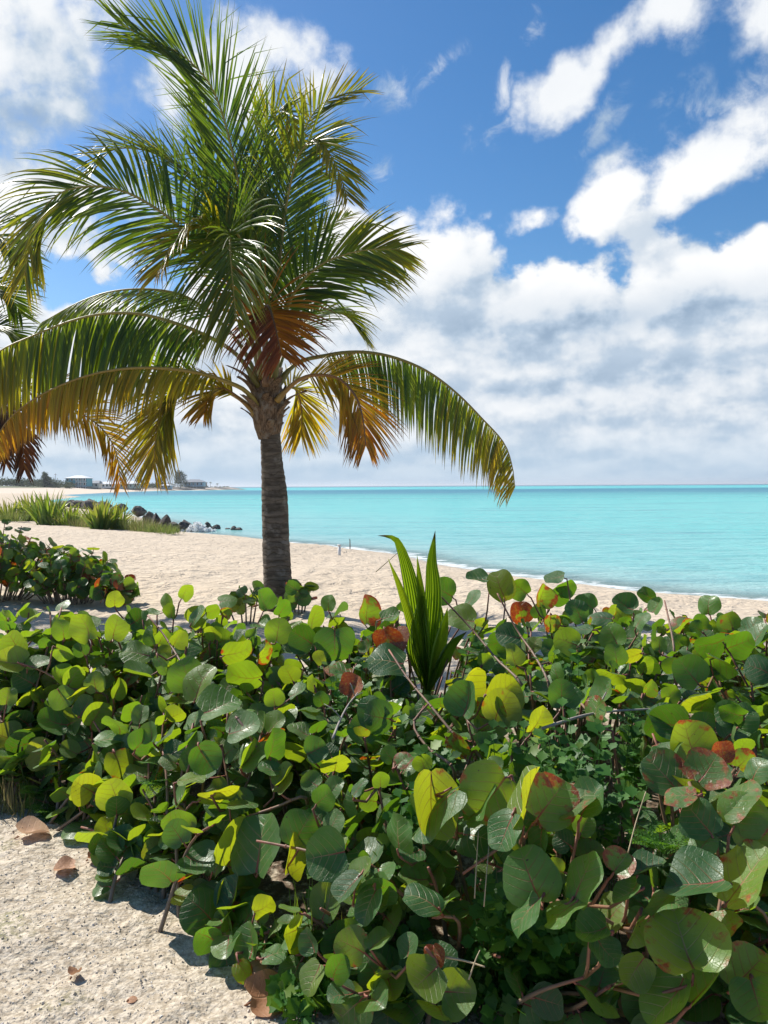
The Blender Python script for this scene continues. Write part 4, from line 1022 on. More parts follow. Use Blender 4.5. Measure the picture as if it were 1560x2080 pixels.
# --- the shape of the hedge: its footprint on the ground and its height
HX0, HX1, HY0, HY1, HS = -4.2, 4.8, 1.4, 6.2, .04
gx = np.arange(HX0, HX1, HS); gy = np.arange(HY0, HY1, HS)
GX, GY = np.meshgrid(gx, gy, indexing='xy')
SD = poly_sd(GX, GY, hedge_poly)
HM = (0.65 + .19 * smooth01((GY - 3.6) / 1.0) * smooth01((1.8 - GX) / 1.5) + .07 * smooth01((-.4 - GX) / .8) + 0.12 * smooth01((GX + 0.2) / 2.4)) * (1 + .22 * fbm(GX * 1.5, GY * 1.5, 2.0, 2)) * smooth01(SD / .52 + .02) ** .62
HM = np.where(SD > 0, HM, 0)
def H(x, y):
    i = int((x - HX0) / HS); j = int((y - HY0) / HS)
    if i < 0 or j < 0 or i >= len(gx) or j >= len(gy): return 0.0
    return float(HM[j, i])
def Hn(x, y):
    e = .12
    return Vector((H(x - e, y) - H(x + e, y), H(x, y - e) - H(x, y + e), 2 * e)).normalized()
CAMP = Vector((0, 0, CAM_H))
def hedge_hit(px, py):
    r = ray(px, py); tt = 1.3
    while tt < 6.5:
        p = CAMP + r * tt
        if H(p.x, p.y) > p.z and SD[min(len(gy) - 1, max(0, int((p.y - HY0) / HS))), min(len(gx) - 1, max(0, int((p.x - HX0) / HS)))] > 0: return p, tt
        tt += .015
    return None, None

SEEDS = [  # root spot, label
    (-2.9, 4.25, 'sea grape at the left picture edge with bright backlit leaves'),
    (-1.75, 3.75, 'sea grape above the dry brown leaf on the sand, left part of the hedge'),
    (-1.15, 4.55, 'sea grape in front of the palm trunk, with a yellow leaf edged red'),
    (-0.85, 2.75, 'low sea grape whose twigs hang out over the gritty sand'),
    (-0.1, 3.55, 'sea grape in the middle of the hedge with a bare grey twig'),
    (0.0, 4.7, 'sea grape left of the young coconut with blotched red leaves'),
    (0.25, 2.55, 'sea grape low in the middle with a long bare stem of yellow green leaves'),
    (1.05, 3.45, 'sea grape right of the middle with a yellow leaf burnt orange at its end'),
    (1.1, 4.85, 'sea grape behind the young coconut on the right, one leaf standing clear against the sea'),
    (2.5, 4.9, 'sea grape at the right end of the hedge top, dark leaves against the sand'),
    (2.0, 3.4, 'sea grape at the right edge with purple tinged leaves'),
    (1.15, 2.45, 'sea grape in the bottom right corner with the largest leaves'),
]
rnd = random.Random(2024)
shrubs = []
for x, y, lab in SEEDS:
    shrubs.append(dict(root=Vector((x, y, 0)), ob=empty('sea_grape_shrub', (x, y, GZ(x, y)), lab, 'shrub', 'sea grape shrubs of the foreground hedge'), br=[]))
def nearest_shrub(p): return min(shrubs, key=lambda s: (s['root'].x - p.x) ** 2 + (s['root'].y - p.y) ** 2)
def tint_for(kind, rnd):  # kinds also put the backlit glow and the shade into the leaf colour
    if kind == 'Y': return (rnd.uniform(.5, .85), 0.0, rnd.uniform(.7, 1))
    if kind == 'y': return (rnd.uniform(.2, .55), 0.0, rnd.uniform(.5, 1))
    if kind == 'g': return (rnd.uniform(.0, .2), 0.0, rnd.uniform(.4, .9))
    if kind == 'd': return (0.0, 0.0, rnd.uniform(0, .45))
    if kind == 'p': return (rnd.uniform(0, .1), 0.0, rnd.uniform(.3, .8))
    if kind == 'o': return (rnd.uniform(.5, .8), rnd.uniform(.22, .32), rnd.random())
    if kind == 'r': return (rnd.uniform(.15, .5), rnd.uniform(.36, .46), rnd.random())
    if kind == 'R': return (rnd.uniform(.2, .4), rnd.uniform(.48, .6), rnd.random())
    if kind == 'B': return (.2, rnd.uniform(.75, .95), rnd.random())
def rand_kind(p, rnd):
    x = rnd.random()
    right = max(0, min(1, (p.x + .6) / 2.0))
    if x < .04 + .08 * right: return 'r'
    if x < .07 + .15 * right: return 'R' if rnd.random() < .6 else 'o'
    if x < .34 - .10 * right: return 'y'
    if x < .66: return 'g'
    return 'd'
class Branch: pass
def new_branch(shrub, pts, r0, r1, red0=0.0, red1=1.0):
    b = Branch(); b.sh = shrub; b.pts = catmull(pts, 14); b.mb = MB(); b.lf = MB()
    N = len(b.pts)
    b.mb.tube(b.pts, [r0 + (r1 - r0) * i / (N - 1) for i in range(N)], 6, [(red0 + (red1 - red0) * (i / (N - 1)) ** 2, 0, 0) for i in range(N)])
    shrub['br'].append(b); return b
def put_leaf(b, node, base, d, n, Rl, kind, rnd, curl=None, seg=20):
    c = tint_for(kind, rnd)
    mid = (node + base) / 2 + Vector((0, 0, -.004))
    b.mb.tube([node, mid, base, base + d.normalized() * Rl * .06], [.0042, .0036, .0034, .002], 5, (1.0, 0, 0))
    sg_leaf(b.lf, base, d, n, Rl, rnd, c, curl, seg)

# --- leaves that can be told apart in the picture: (x, y, long, short, direction of the tip, kind) in a window of the photo
HERO = {
 (0, 1180, .513): [(345,185,130,108,110,'y'),(455,190,110,90,70,'y'),(250,195,90,80,100,'g'),(455,75,70,65,90,'y'),(732,45,72,60,60,'y'),(898,78,78,62,5,'g'),(655,90,78,66,110,'g'),(840,120,66,50,20,'y'),(540,285,130,95,165,'y'),(45,325,125,112,170,'y'),(290,380,95,82,60,'y'),(375,405,92,85,100,'y'),(245,460,98,82,-60,'g'),(465,430,90,60,60,'y'),(545,370,130,58,170,'g'),(740,380,150,135,100,'p'),(795,408,172,120,70,'o'),(935,287,135,102,10,'r'),(950,215,62,52,60,'p'),(1040,285,105,55,60,'R'),(970,385,162,75,175,'g'),(865,500,172,135,30,'g'),(960,590,150,122,20,'g'),(1325,245,150,140,-90,'d'),(1200,225,112,82,150,'d'),(1452,120,132,105,75,'R'),(1540,240,138,105,-70,'B'),(1240,145,112,58,70,'y'),(1300,90,74,60,90,'g'),(382,535,122,106,60,'y'),(215,560,140,112,160,'d'),(338,500,95,88,60,'d'),(165,685,130,120,170,'Y'),(275,670,84,70,150,'y'),(25,620,122,112,160,'Y'),(90,650,122,90,200,'d'),(440,625,150,60,10,'g'),(560,530,84,70,80,'y'),(810,700,132,122,-60,'d'),(1005,690,152,72,45,'y'),(1045,560,92,40,80,'p'),(1250,670,95,88,30,'d'),(1065,745,105,84,170,'p'),(755,785,122,38,5,'Y'),(835,862,120,50,10,'Y'),(1130,780,115,52,50,'Y'),(1080,650,138,100,80,'d'),(715,965,142,112,150,'g'),(420,975,86,72,100,'y'),(310,980,132,105,190,'p'),(470,720,120,95,-70,'r'),(1400,420,100,90,60,'B'),(1500,540,125,112,170,'d'),(1180,440,90,60,40,'p'),(1100,200,110,100,80,'g'),(60,250,110,90,120,'y'),(150,330,100,70,20,'g'),(640,330,90,60,-60,'p'),(600,600,90,70,100,'g'),(700,230,80,70,60,'y'),(560,640,100,90,50,'d'),(1420,820,90,80,60,'d'),(1280,860,90,86,40,'d'),(1160,340,80,60,170,'y'),(400,830,120,100,-50,'d'),(250,280,90,60,-40,'g'),(30,460,80,90,80,'y'),(20,700,80,90,170,'g'),(600,130,70,50,170,'p'),(780,140,95,70,50,'p'),(1040,80,100,70,110,'d'),(1120,110,80,60,60,'d')],
 (400, 1450, .449): [(195,600,265,165,55,'Y'),(285,600,300,185,85,'p'),(420,640,200,125,70,'Y'),(470,530,180,165,60,'d'),(628,605,135,62,60,'Y'),(590,640,200,175,190,'d'),(750,728,155,68,55,'y'),(620,490,110,84,60,'y'),(908,545,182,140,110,'g'),(690,785,172,150,230,'d'),(780,860,185,165,250,'d'),(1030,840,205,195,150,'d'),(1112,868,190,60,70,'p'),(118,820,145,88,80,'Y'),(170,812,155,85,80,'d'),(300,880,115,95,30,'Y'),(250,1032,172,140,100,'g'),(30,1102,182,160,240,'Y'),(88,1020,155,60,10,'y'),(345,1088,132,112,20,'p'),(530,1195,150,110,240,'Y'),(632,1150,125,80,60,'d'),(516,1028,122,98,120,'d'),(820,1030,132,112,60,'g'),(700,1050,162,145,130,'r'),(1058,398,330,162,270,'o'),(1080,430,330,255,260,'p'),(1282,410,240,200,100,'p'),(1335,370,285,92,260,'r'),(1500,392,330,58,80,'o'),(1400,525,200,162,250,'d'),(960,1050,120,110,90,'d'),(1080,1090,110,90,-80,'B'),(40,830,150,120,200,'d'),(50,250,120,110,60,'d'),(240,190,160,60,60,'y'),(330,250,115,95,150,'p'),(130,350,130,55,10,'Y'),(200,410,150,48,5,'p'),(400,320,120,46,60,'Y'),(730,330,90,80,60,'d'),(560,370,95,85,150,'p'),(930,210,90,70,60,'R'),(210,1160,110,80,-60,'r'),(100,680,120,60,50,'y'),(140,480,110,90,190,'d')],
 (960, 1400, .3846): [(305,1000,320,300,120,'g'),(580,1000,300,270,95,'g'),(285,1180,255,170,245,'p'),(480,1172,250,160,210,'p'),(640,1282,190,120,190,'d'),(1190,1030,345,330,180,'d'),(1440,1005,420,270,80,'r'),(1120,1360,380,340,120,'r'),(1040,1650,340,310,240,'g'),(1250,1560,350,230,65,'p'),(860,1482,200,190,240,'y'),(1450,1500,300,230,60,'r'),(410,592,285,170,80,'R'),(530,602,250,190,60,'r'),(620,592,220,150,60,'d'),(180,742,205,200,250,'d'),(360,792,155,145,270,'d'),(1150,292,250,215,110,'r'),(1010,452,260,230,130,'r'),(1200,692,210,190,130,'d'),(1430,660,230,190,80,'r'),(1240,430,210,160,90,'R'),(1390,580,280,180,60,'r'),(1030,175,225,165,130,'d'),(1220,820,160,100,90,'g'),(145,95,200,180,60,'o'),(650,122,185,150,80,'R'),(345,172,180,130,60,'o'),(1500,780,220,180,80,'r'),(820,1080,180,150,200,'d'),(930,950,190,170,30,'d'),(1000,1130,200,100,240,'p'),(780,920,150,120,80,'R'),(860,1260,190,110,250,'y'),(700,1380,170,90,-50,'d'),(1330,1250,190,150,60,'r'),(1500,1640,240,200,-60,'g'),(1380,130,150,100,160,'d'),(1500,430,160,120,60,'d'),(1100,560,190,140,150,'R'),(1320,330,120,100,90,'B')],
 (700, 1050, .551): [(490,230,92,66,170,'d'),(572,258,130,100,110,'o'),(650,355,92,80,100,'B'),(725,290,92,26,65,'R'),(775,225,82,58,185,'d'),(812,258,82,34,30,'d'),(365,275,98,82,150,'d'),(430,375,120,88,160,'y'),(470,300,84,58,60,'p'),(715,350,60,44,90,'d'),(650,265,80,60,140,'g'),(1115,290,76,48,140,'d'),(1340,326,82,76,90,'g'),(990,440,96,86,120,'g'),(1410,400,86,80,90,'g'),(1030,325,95,86,140,'d'),(1250,405,80,46,60,'R'),(945,370,96,60,170,'d'),(875,415,92,56,180,'p'),(1270,575,130,112,130,'d'),(1000,512,92,84,100,'p'),(985,577,112,48,175,'y'),(1280,665,132,58,20,'Y'),(800,655,112,86,90,'p'),(965,652,112,94,60,'p'),(1195,765,165,125,170,'d'),(1415,725,102,88,160,'d'),(422,630,190,125,65,'Y'),(580,645,142,125,40,'o'),(548,705,120,86,-70,'r'),(455,680,150,98,80,'d'),(175,452,132,112,260,'B'),(165,370,82,50,10,'g'),(160,530,162,108,170,'d'),(100,720,122,100,120,'d'),(860,350,104,84,110,'d'),(1500,410,100,88,60,'d'),(1350,470,120,82,190,'d'),(620,510,92,70,100,'y'),(1450,470,120,80,20,'d'),(1525,440,110,80,60,'p'),(790,290,90,60,40,'d'),(700,470,60,50,70,'o'),(610,440,110,90,170,'d'),(890,320,90,70,150,'d'),(1090,380,80,60,60,'p'),(1160,470,60,60,90,'g'),(1530,560,110,90,160,'d'),(1060,515,90,50,200,'o'),(760,390,70,50,-80,'R'),(820,460,100,80,160,'g'),(1390,530,140,60,-30,'g'),(1150,330,70,50,60,'g')],
}
heroes = []
for (ox, oy, scl), L in HERO.items():
    for x, y, ln, wd, ang, kind in L:
        px, py = ox + x * scl, oy + y * scl
        p, dep = hedge_hit(px, py)
        if p is None:                         # standing clear above the crest
            q, dep = None, None
            for dy in range(4, 130, 6):
                q, dep = hedge_hit(px, py + dy)
                if q is not None: break
            if q is None: continue
            dep += .08
        heroes.append((px, py, ln * scl, wd * scl, ang, kind, max(1.4, dep - rnd.uniform(.05, .12) - (.16 if px > 1000 and py > 1580 else 0))))
heroes.sort(key=lambda h: h[6])
HP = []
for px, py, ln, wd, ang, kind, dep in heroes: HP.append(P(px, py, dep))

HSUN = np.array([tuple(p) for p, h in zip(HP, heroes) if (h[1] > 1450 and h[5] != 'd') or (h[0] > 1000 and h[1] > 1600)] + [tuple(P(868, y, 4.0)) for y in (1240, 1280, 1320, 1360)]); LD_ = np.array(tuple(LDIR))
# --- branches that fill the volume
tips = []
for j, yy in enumerate(np.arange(HY0, HY1, .185)):
    for i, xx in enumerate(np.arange(HX0, HX1, .185)):
        x = xx + rnd.uniform(-.09, .09); y = yy + rnd.uniform(-.09, .09)
        h = H(x, y)
        if h < .12: continue
        tips.append(Vector((x, y, h * rnd.uniform(.86, 1.0))))
for k in range(170):                          # the sunny left side is closed
    x = rnd.uniform(-3.2, 0.2); y = rnd.uniform(3.2, 5.1); h = H(x, y)
    if h > .2: tips.append(Vector((x, y, h * rnd.uniform(.7, .98))))
ne = [Vector((a[0], a[1], 0)) for a in near_edge]
for a, b in zip(ne, ne[1:]):
    L = (b - a).length
    for k in range(int(L / .13)):
        u = rnd.random(); p = a.lerp(b, u); nrm = Vector((-(b - a).y, (b - a).x, 0)).normalized()
        if nrm.y < 0 and False: nrm = -nrm
        p = p + nrm * rnd.uniform(.02, .22)
        tips.append(Vector((p.x, p.y, rnd.uniform(.08, .42))))
def in_view(p, m=.30):
    q = CM.inverted() @ p; d = -q.z
    if d < .6: return False
    return abs(q.x / d) < .5 + m / d and abs(q.y / d) < .6667 + m / d
tips = [p for p in tips if in_view(p, .85 if p.x > 0 else .45)]
GAPS = [(1200, 1545, 150, 120, .85), (1290, 1640, 70, 90, .85), (1070, 1950, 150, 110, .85), (870, 1915, 90, 60, .7), (650, 1850, 60, 70, .7), (1120, 1480, 90, 60, .6), (868, 1325, 70, 95, .97), (960, 1790, 50, 90, .7), (420, 1570, 60, 60, .6), (700, 1420, 50, 60, .5), (300, 1600, 60, 50, .5)]
CI = CM.inverted()
def in_gap(p, rnd):
    q = CI @ p; x = 780 + FPX * q.x / -q.z; y = 1040 - FPX * q.y / -q.z
    for gx_, gy_, rx, ry, pr in GAPS:
        if ((x - gx_) / rx) ** 2 + ((y - gy_) / ry) ** 2 < 1 and rnd.random() < pr: return True
    return False
for p in tips:
    sh = nearest_shrub(p); r = sh['root']
    foot = r + Vector((rnd.uniform(-.25, .25), rnd.uniform(-.2, .2), 0)); foot = foot.lerp(Vector((p.x, p.y, 0)), .55)
    on = Hn(p.x, p.y)
    mid = foot.lerp(p, .55) + Vector((rnd.uniform(-.06, .06), rnd.uniform(-.06, .06), rnd.uniform(0, .1) * (1 if p.z > .3 else .3)))
    foot.z = GZ(foot.x, foot.y) - .02
    b = new_branch(sh, [foot, mid, p], .0095, .0045)
    N = len(b.pts); nl = rnd.randint(10, 14)
    sidev = rnd.choice((1, -1)); rollv = rnd.uniform(0, 6.28)
    for k in range(nl):
        u = .26 + .74 * (k + rnd.uniform(.2, .8)) / nl
        fi = u * (N - 1); i0 = min(int(fi), N - 2); node = b.pts[i0].lerp(b.pts[i0 + 1], fi - i0)
        T = (b.pts[i0 + 1] - b.pts[i0]).normalized()
        e1 = T.orthogonal().normalized(); e1 = Quaternion(T, rollv + k * math.pi + rnd.gauss(0, .6)) @ e1
        d = (T * rnd.uniform(.1, .6) + e1 + Vector((0, 0, rnd.uniform(-.25, .25)))).normalized()
        if k == nl - 1: d = (T + e1 * .4).normalized()
        if rnd.random() < .62: n = on * .55 + Vector((0, 0, .75)) + LDIR * (.3 + .4 * max(0, min(1, p.x)))
        else: n = Vector((rnd.gauss(0, .6), -abs(rnd.gauss(.7, .5)), rnd.gauss(.25, .3)))
        n = n + Vector((rnd.gauss(0, .42), rnd.gauss(0, .42), rnd.gauss(0, .3)))
        Rl = rnd.choice((rnd.uniform(.034, .06), rnd.uniform(.045, .078))) * (1 if k < nl - 1 else .75)
        base = node + d * rnd.uniform(.012, .03)
        cc = base + d * Rl * .7
        if in_gap(cc, rnd): continue
        vv = np.array(tuple(cc)) - HSUN; tt_ = vv @ LD_; rr_ = ((vv - tt_[:, None] * LD_) ** 2).sum(1)
        if np.any((tt_ > .02) & (tt_ < .8) & (rr_ < .0049)) and rnd.random() < .8: continue
        # leave the seen leaves free
        if any((cc - hp).length_squared < .0049 for hp in HP): continue
        put_leaf(b, node, base, d, n, Rl, rand_kind(cc, rnd), rnd, seg=18)
# --- the seen leaves, each on the nearest branch
Xc, Yc, Zc = CR @ Vector((1, 0, 0)), CR @ Vector((0, 1, 0)), CR @ Vector((0, 0, 1))
STEMS = [  # bare leafy stems seen in the open: photo polylines, from the free end inwards
    [(521, 1708), (575, 1718), (640, 1733), (705, 1765), (770, 1797), (815, 1812)], [(880, 1616), (935, 1622), (1000, 1626), (1060, 1640), (1100, 1662), (1135, 1690)],
    [(1100, 1805), (1130, 1830), (1190, 1842), (1250, 1880), (1310, 1910)], [(790, 1320), (830, 1380), (880, 1440), (930, 1500), (980, 1540)], [(1010, 1205), (1050, 1280), (1085, 1330), (1115, 1390)],
    [(1350, 1220), (1365, 1290), (1370, 1330)], [(880, 1195), (960, 1280), (1010, 1340), (1060, 1390)], [(870, 1430), (840, 1470), (870, 1520), (920, 1560)], [(35, 1345), (90, 1365), (150, 1400), (215, 1412)], [(190, 1465), (205, 1490), (217, 1520)],
    [(535, 1640), (560, 1600), (510, 1500), (470, 1450)], [(1470, 1790), (1520, 1830), (1560, 1870)], [(430, 1914), (470, 1915), (520, 1912), (560, 1900)], [(165, 1680), (205, 1690), (255, 1705)], [(196, 1790), (225, 1780), (260, 1770), (300, 1760)], [(1400, 1590), (1415, 1615), (1440, 1640)], [(850, 1840), (880, 1860), (930, 1870)],
    [(470, 1675), (500, 1660), (560, 1640), (620, 1620)], [(940, 1775), (1010, 1725), (1060, 1690)], [(300, 1250), (340, 1300), (390, 1390)],
]
for S in STEMS:
    pts = []
    for x, y in S:
        p, dep = hedge_hit(x, y)
        if p is None:
            for dy in range(6, 160, 8):
                p, dep = hedge_hit(x, y + dy)
                if p is not None: break
        if dep is None: continue
        pts.append((x, y, dep))
    if len(pts) < 2: continue
    dm = sum(q[2] for q in pts) / len(pts)
    w3 = [P(x, y, max(1.45, .5 * dm + .5 * d_ - .07 + .05 * i / len(pts))) for i, (x, y, d_) in enumerate(pts)]
    w3.append(w3[-1] + ray(pts[-1][0], pts[-1][1]).normalized() * .18 + Vector((0, 0, -.12)))
    sh = nearest_shrub(w3[len(w3) // 2])
    b = new_branch(sh, list(reversed(w3)), .0072, .0042, .25, .9)
    for i in range(2, len(b.pts) - 1, 2):     # leaf scars ring the stem
        T = (b.pts[i + 1] - b.pts[i]).normalized(); b.mb.tube([b.pts[i] - T * .003, b.pts[i] + T * .003], [.0066, .0066], 6, (.8, 0, 0))
allbr = [b for s in shrubs for b in s['br']]
bp = np.array([[tuple(b.pts[i]) for i in (5, 8, 11, 14)] for b in allbr])
for (px, py, ln, wd, ang, kind, dep), c3 in zip(heroes, HP):
    a = R(ang); d = (Xc * math.cos(a) + Yc * math.sin(a))
    tocam = (CAMP - c3).normalized(); d = (d - tocam * d.dot(tocam)).normalized()
    if py > 1540 and px > 700 and kind in 'pgrR': d = (d - LDIR * d.dot(LDIR) * .7).normalized()   # blades turned up to the sun
    ratio = max(.18, min(1, wd / ln)); tilt = math.acos(ratio)
    s = d.cross(tocam)
    up = s.z
    q = tilt * (1 if rnd.random() < .5 else -1)
    if kind in ('p',): q = tilt * (1 if (Quaternion(d, tilt) @ tocam).z > (Quaternion(d, -tilt) @ tocam).z else -1)
    n = Quaternion(d, q) @ tocam
    if kind == 'p' and py > 1560 and px > 700: n = (n + Vector((0, 0, .6)) + LDIR * 1.5).normalized()
    elif kind == 'p':                           # pale leaves lie back and face the sky
        n = (n + Vector((0, 0, .9)) + LDIR * .45).normalized()
    elif kind in ('Y', 'y', 'o', 'r', 'R'):
        n = (n + Vector((rnd.gauss(0, .12), 0, rnd.gauss(-.05, .1) + (.6 if kind in 'rR' and px > 900 else 0))) + (LDIR * .55 if kind in 'rR' and px > 900 else Vector())).normalized()
    else:
        n = (n + Vector((rnd.gauss(-.08, .25), 0, rnd.gauss(.32, .25))) + ((LDIR * 1.3 + Vector((0, 0, .3))) if py > 1560 and px > 700 else Vector())).normalized()
    if rnd.random() < .35 and kind != 'p': n = -n if False else n
    Rl = ln / 2 / FPX * dep * 1.02
    Rl = min(.125, Rl)
    base = c3 - d * Rl * .70
    D2 = ((bp - np.array(tuple(base + ray(px, py).normalized() * .05))) ** 2).sum(-1)
    bi, ii = np.unravel_index(int(np.argmin(D2)), D2.shape)
    b = allbr[bi]; node = b.pts[(5, 8, 11, 14)[ii]]
    if (node - base).length > .11:            # a side twig carries the leaf
        dirn = (node - base).normalized()
        tw = base - d * .02 + dirn * .012
        b.mb.tube([node, node.lerp(tw, .5) + Vector((0, 0, -.03)), tw], [.0055, .0048, .0042], 6, [(.5, 0, 0), (.7, 0, 0), (.95, 0, 0)]); node = tw
    put_leaf(b, node, base, d, n, Rl, kind, rnd, curl=(.35 if kind in 'RB' and rnd.random() < .5 else None), seg=24)
for s in shrubs:
    for b in s['br']:
        st = b.mb.build('branch', m_stem, s['ob'], origin=tuple(b.pts[0]))
        if len(b.lf.v): b.lf.build('leaves', m_sg, st)

# --- the sea grape farther left on the beach and the sprigs at the foot of the palm
def round_shrub(cx, cy, rx, ry, h, n, label, seed, group, Rm=(.055, .09), nq=10):
    rr = random.Random(seed); ob = empty('sea_grape_shrub', (cx, cy, GZ(cx, cy)), label, 'shrub', group)
    s = dict(root=Vector((cx, cy, 0)), ob=ob, br=[])
    for k in range(n):
        a = k * 2.399; u = math.sqrt((k + .5) / n)
        x = cx + rx * u * math.cos(a); y = cy + ry * u * math.sin(a)
        hh = h * (1 - u ** 2.6) ** .5 * rr.uniform(.75, 1.1) + .12
        p = Vector((x, y, GZ(x, y) + hh)); f = Vector((cx + (x - cx) * .45, cy + (y - cy) * .45, GZ(x, y) - .02))
        b = new_branch(s, [f, f.lerp(p, .55) + Vector((0, 0, .08)), p], .012, .005)
        on = Vector((math.cos(a) * u, math.sin(a) * u, 1 - u * .6)).normalized(); N = len(b.pts)
        for q in range(nq):
            w = .35 + .65 * (q + .5) / nq; fi = w * (N - 1); i0 = min(int(fi), N - 2); node = b.pts[i0].lerp(b.pts[i0 + 1], fi - i0)
            T = (b.pts[i0 + 1] - b.pts[i0]).normalized(); e1 = Quaternion(T, q * math.pi + rr.gauss(0, .7) + k) @ T.orthogonal().normalized()
            d = (T * rr.uniform(.1, .6) + e1).normalized(); n_ = on + Vector((rr.gauss(0, .6), rr.gauss(-.3, .6), rr.gauss(0, .4)))
            kd = rr.choices(('y', 'g', 'd', 'r', 'R', 'B', 'o'), (.10, .24, .38, .08, .08, .09, .03))[0]
            put_leaf(b, node, node + d * .02, d, n_, rr.uniform(*Rm), kd, rr, seg=12)
    for b in s['br']:
        st = b.mb.build('branch', m_stem, ob, origin=tuple(b.pts[0])); b.lf.build('leaves', m_sg, st)
    return ob
c = G(-60, 1225, 0); round_shrub(c.x, c.y + .5, 1.25, .8, .95, 58, 'sea grape mound on the sand at the left edge behind the hedge', 5, 'sea grapes on the open sand', (.055, .095))
c = G(120, 1228, 0); round_shrub(c.x, c.y + .3, .75, .6, .62, 36, 'lower right part of the left sea grape mound, with reddish leaves', 6, 'sea grapes on the open sand', (.055, .095))
c = G(225, 1232, 0); round_shrub(c.x, c.y + .1, .30, .25, .28, 9, 'small sea grape creeping out on the sand right of the left mound', 7, 'sea grapes on the open sand', (.06, .1))
c = G(612, 1240, 0); round_shrub(c.x, c.y - .3, .26, .2, .30, 5, 'small reddish sea grape sprig right of the palm foot', 8, 'sea grapes on the open sand', (.06, .1), 5)
c = G(515, 1245, 0); round_shrub(c.x, c.y - .5, .30, .2, .34, 5, 'small sea grape sprig left of the palm foot', 9, 'sea grapes on the open sand', (.06, .1), 5)

# ------------------------------------------------------------------ the young coconut in the hedge
m_young = leaf_shader('young_coconut_leaf', [(0, (0.055, 0.125, 0.025)), (0.4, (0.10, 0.19, 0.028)), (1, (0.22, 0.27, 0.04))], [(0, (0.16, 0.32, 0.01)), (0.4, (0.40, 0.58, 0.014)), (1, (0.6, 0.7, 0.02))], 0.36, 0.5)
pb_, dy_ = hedge_hit(868, 1360); DY = 4.05
foot = P(868, 1415, DY); foot.z = .0
yc = empty('young_coconut', (foot.x, foot.y, GZ(foot.x, foot.y)), 'young coconut with upright pleated undivided leaves rising out of the hedge', 'young palm')
b = MB(); b.tube([foot, Vector((foot.x, foot.y, .2)), P(868, 1390, DY)], [.035, .03, .02], 8, (.2, 0, .5)); b.build('stalk', m_young, yc)
def pleated(px_pts, wpx, age, seed, dz=(0, 0), face=0.0, tipb=0.1):
    rr = random.Random(seed); n = len(px_pts)
    pts = catmull([P(x, y, DY + dz[0] + (dz[1] - dz[0]) * i / (n - 1)) for i, (x, y) in enumerate(px_pts)], 26); N = len(pts)
    W = wpx / FPX * DY * .84; mb = MB(); prev = None; M = 14
    for i, p in enumerate(pts):
        u = i / (N - 1); T = (pts[min(i + 1, N - 1)] - pts[max(i - 1, 0)]).normalized()
        s = T.cross(Vector((math.sin(face), -math.cos(face), .15))).normalized(); nn = s.cross(T).normalized()
        w = W * (.22 + .78 * min(1, u / .5) ** .8) * max(0.015, (1 - max(0, (u - .5) / .5) ** 1.7))
        row = []
        for k in range(M + 1):
            x = k / M * 2 - 1
            z = (.018 * (1 - u * .6) * (1 if k % 2 else -1) * (1 if abs(x) < .99 else .4) * min(1, w / .05) * .55 + abs(x) * w * .30)
            br = .9 if u > 1 - tipb * .6 and age < .3 else 0
            row.append(mb.vert(p + s * (x * w / 2) + nn * z, (min(1, max(0, age + .12 * (k % 2) + rr.gauss(0, .02))), br, .5)))
        if prev:
            for k in range(M): mb.face(prev[k], prev[k + 1], row[k + 1], row[k])
        prev = row
    mb.build('leaf', m_young, yc, smooth=False)
pleated([(868, 1400), (872, 1300), (878, 1200), (876, 1140), (884, 1078)], 44, .28, 1, (0, .02), .15)
pleated([(866, 1400), (850, 1290), (838, 1200), (822, 1135), (806, 1098), (790, 1090), (768, 1088)], 40, .22, 2, (.03, -.1), -.2)
pleated([(864, 1400), (852, 1330), (832, 1250), (812, 1190), (788, 1134)], 24, .55, 3, (-.02, -.1), -.3)
pleated([(868, 1400), (864, 1310), (856, 1220), (847, 1127)], 26, .5, 4, (-.04, -.06), 0)
pleated([(870, 1400), (885, 1330), (898, 1280), (909, 1234)], 36, .6, 5, (-.05, -.12), .4)
pleated([(870, 1402), (892, 1350), (915, 1310), (948, 1283)], 34, .1, 6, (-.02, -.1), .5)
pleated([(868, 1400), (858, 1330), (852, 1270), (858, 1205)], 46, .45, 7, (-.03, -.05), -.1)
pleated([(868, 1400), (880, 1320), (886, 1250), (880, 1190)], 44, .35, 8, (.04, .05), .2)
pleated([(866, 1400), (845, 1340), (838, 1290), (824, 1240)], 32, .2, 9, (.05, .1), -.5)
# ------------------------------------------------------------------ weeds, fallen leaves, twigs and grit
m_weed = leaf_shader('weed_leaf', [(0, (0.035, 0.115, 0.022)), (0.5, (0.06, 0.165, 0.025)), (1, (0.16, 0.25, 0.04))], [(0, (0.10, 0.26, 0.01)), (0.5, (0.20, 0.42, 0.012)), (1, (0.4, 0.55, 0.02))], 0.5, 0.36, 0.3)
def lobed_leaf(mb, p, d, n, L, c):
    n = (n - d * n.dot(d)).normalized(); s = d.cross(n)
    sh = [(0, 0), (.05, .18), (.20, .34), (.42, .50), (.30, .58), (.36, .72), (.14, .84), (0, 1.0)]
    prev = None
    for x, y in sh:
        zz = -.12 * y * y + .10 * x
        a = mb.vert(p + (s * -x + d * y + n * zz) * L, c); m_ = mb.vert(p + (d * y + n * (zz - .10 * x - .015)) * L, c); b_ = mb.vert(p + (s * x + d * y + n * zz) * L, c)
        if prev: mb.face(prev[0], prev[1], m_, a); mb.face(prev[1], prev[2], b_, m_)
        prev = (a, m_, b_)
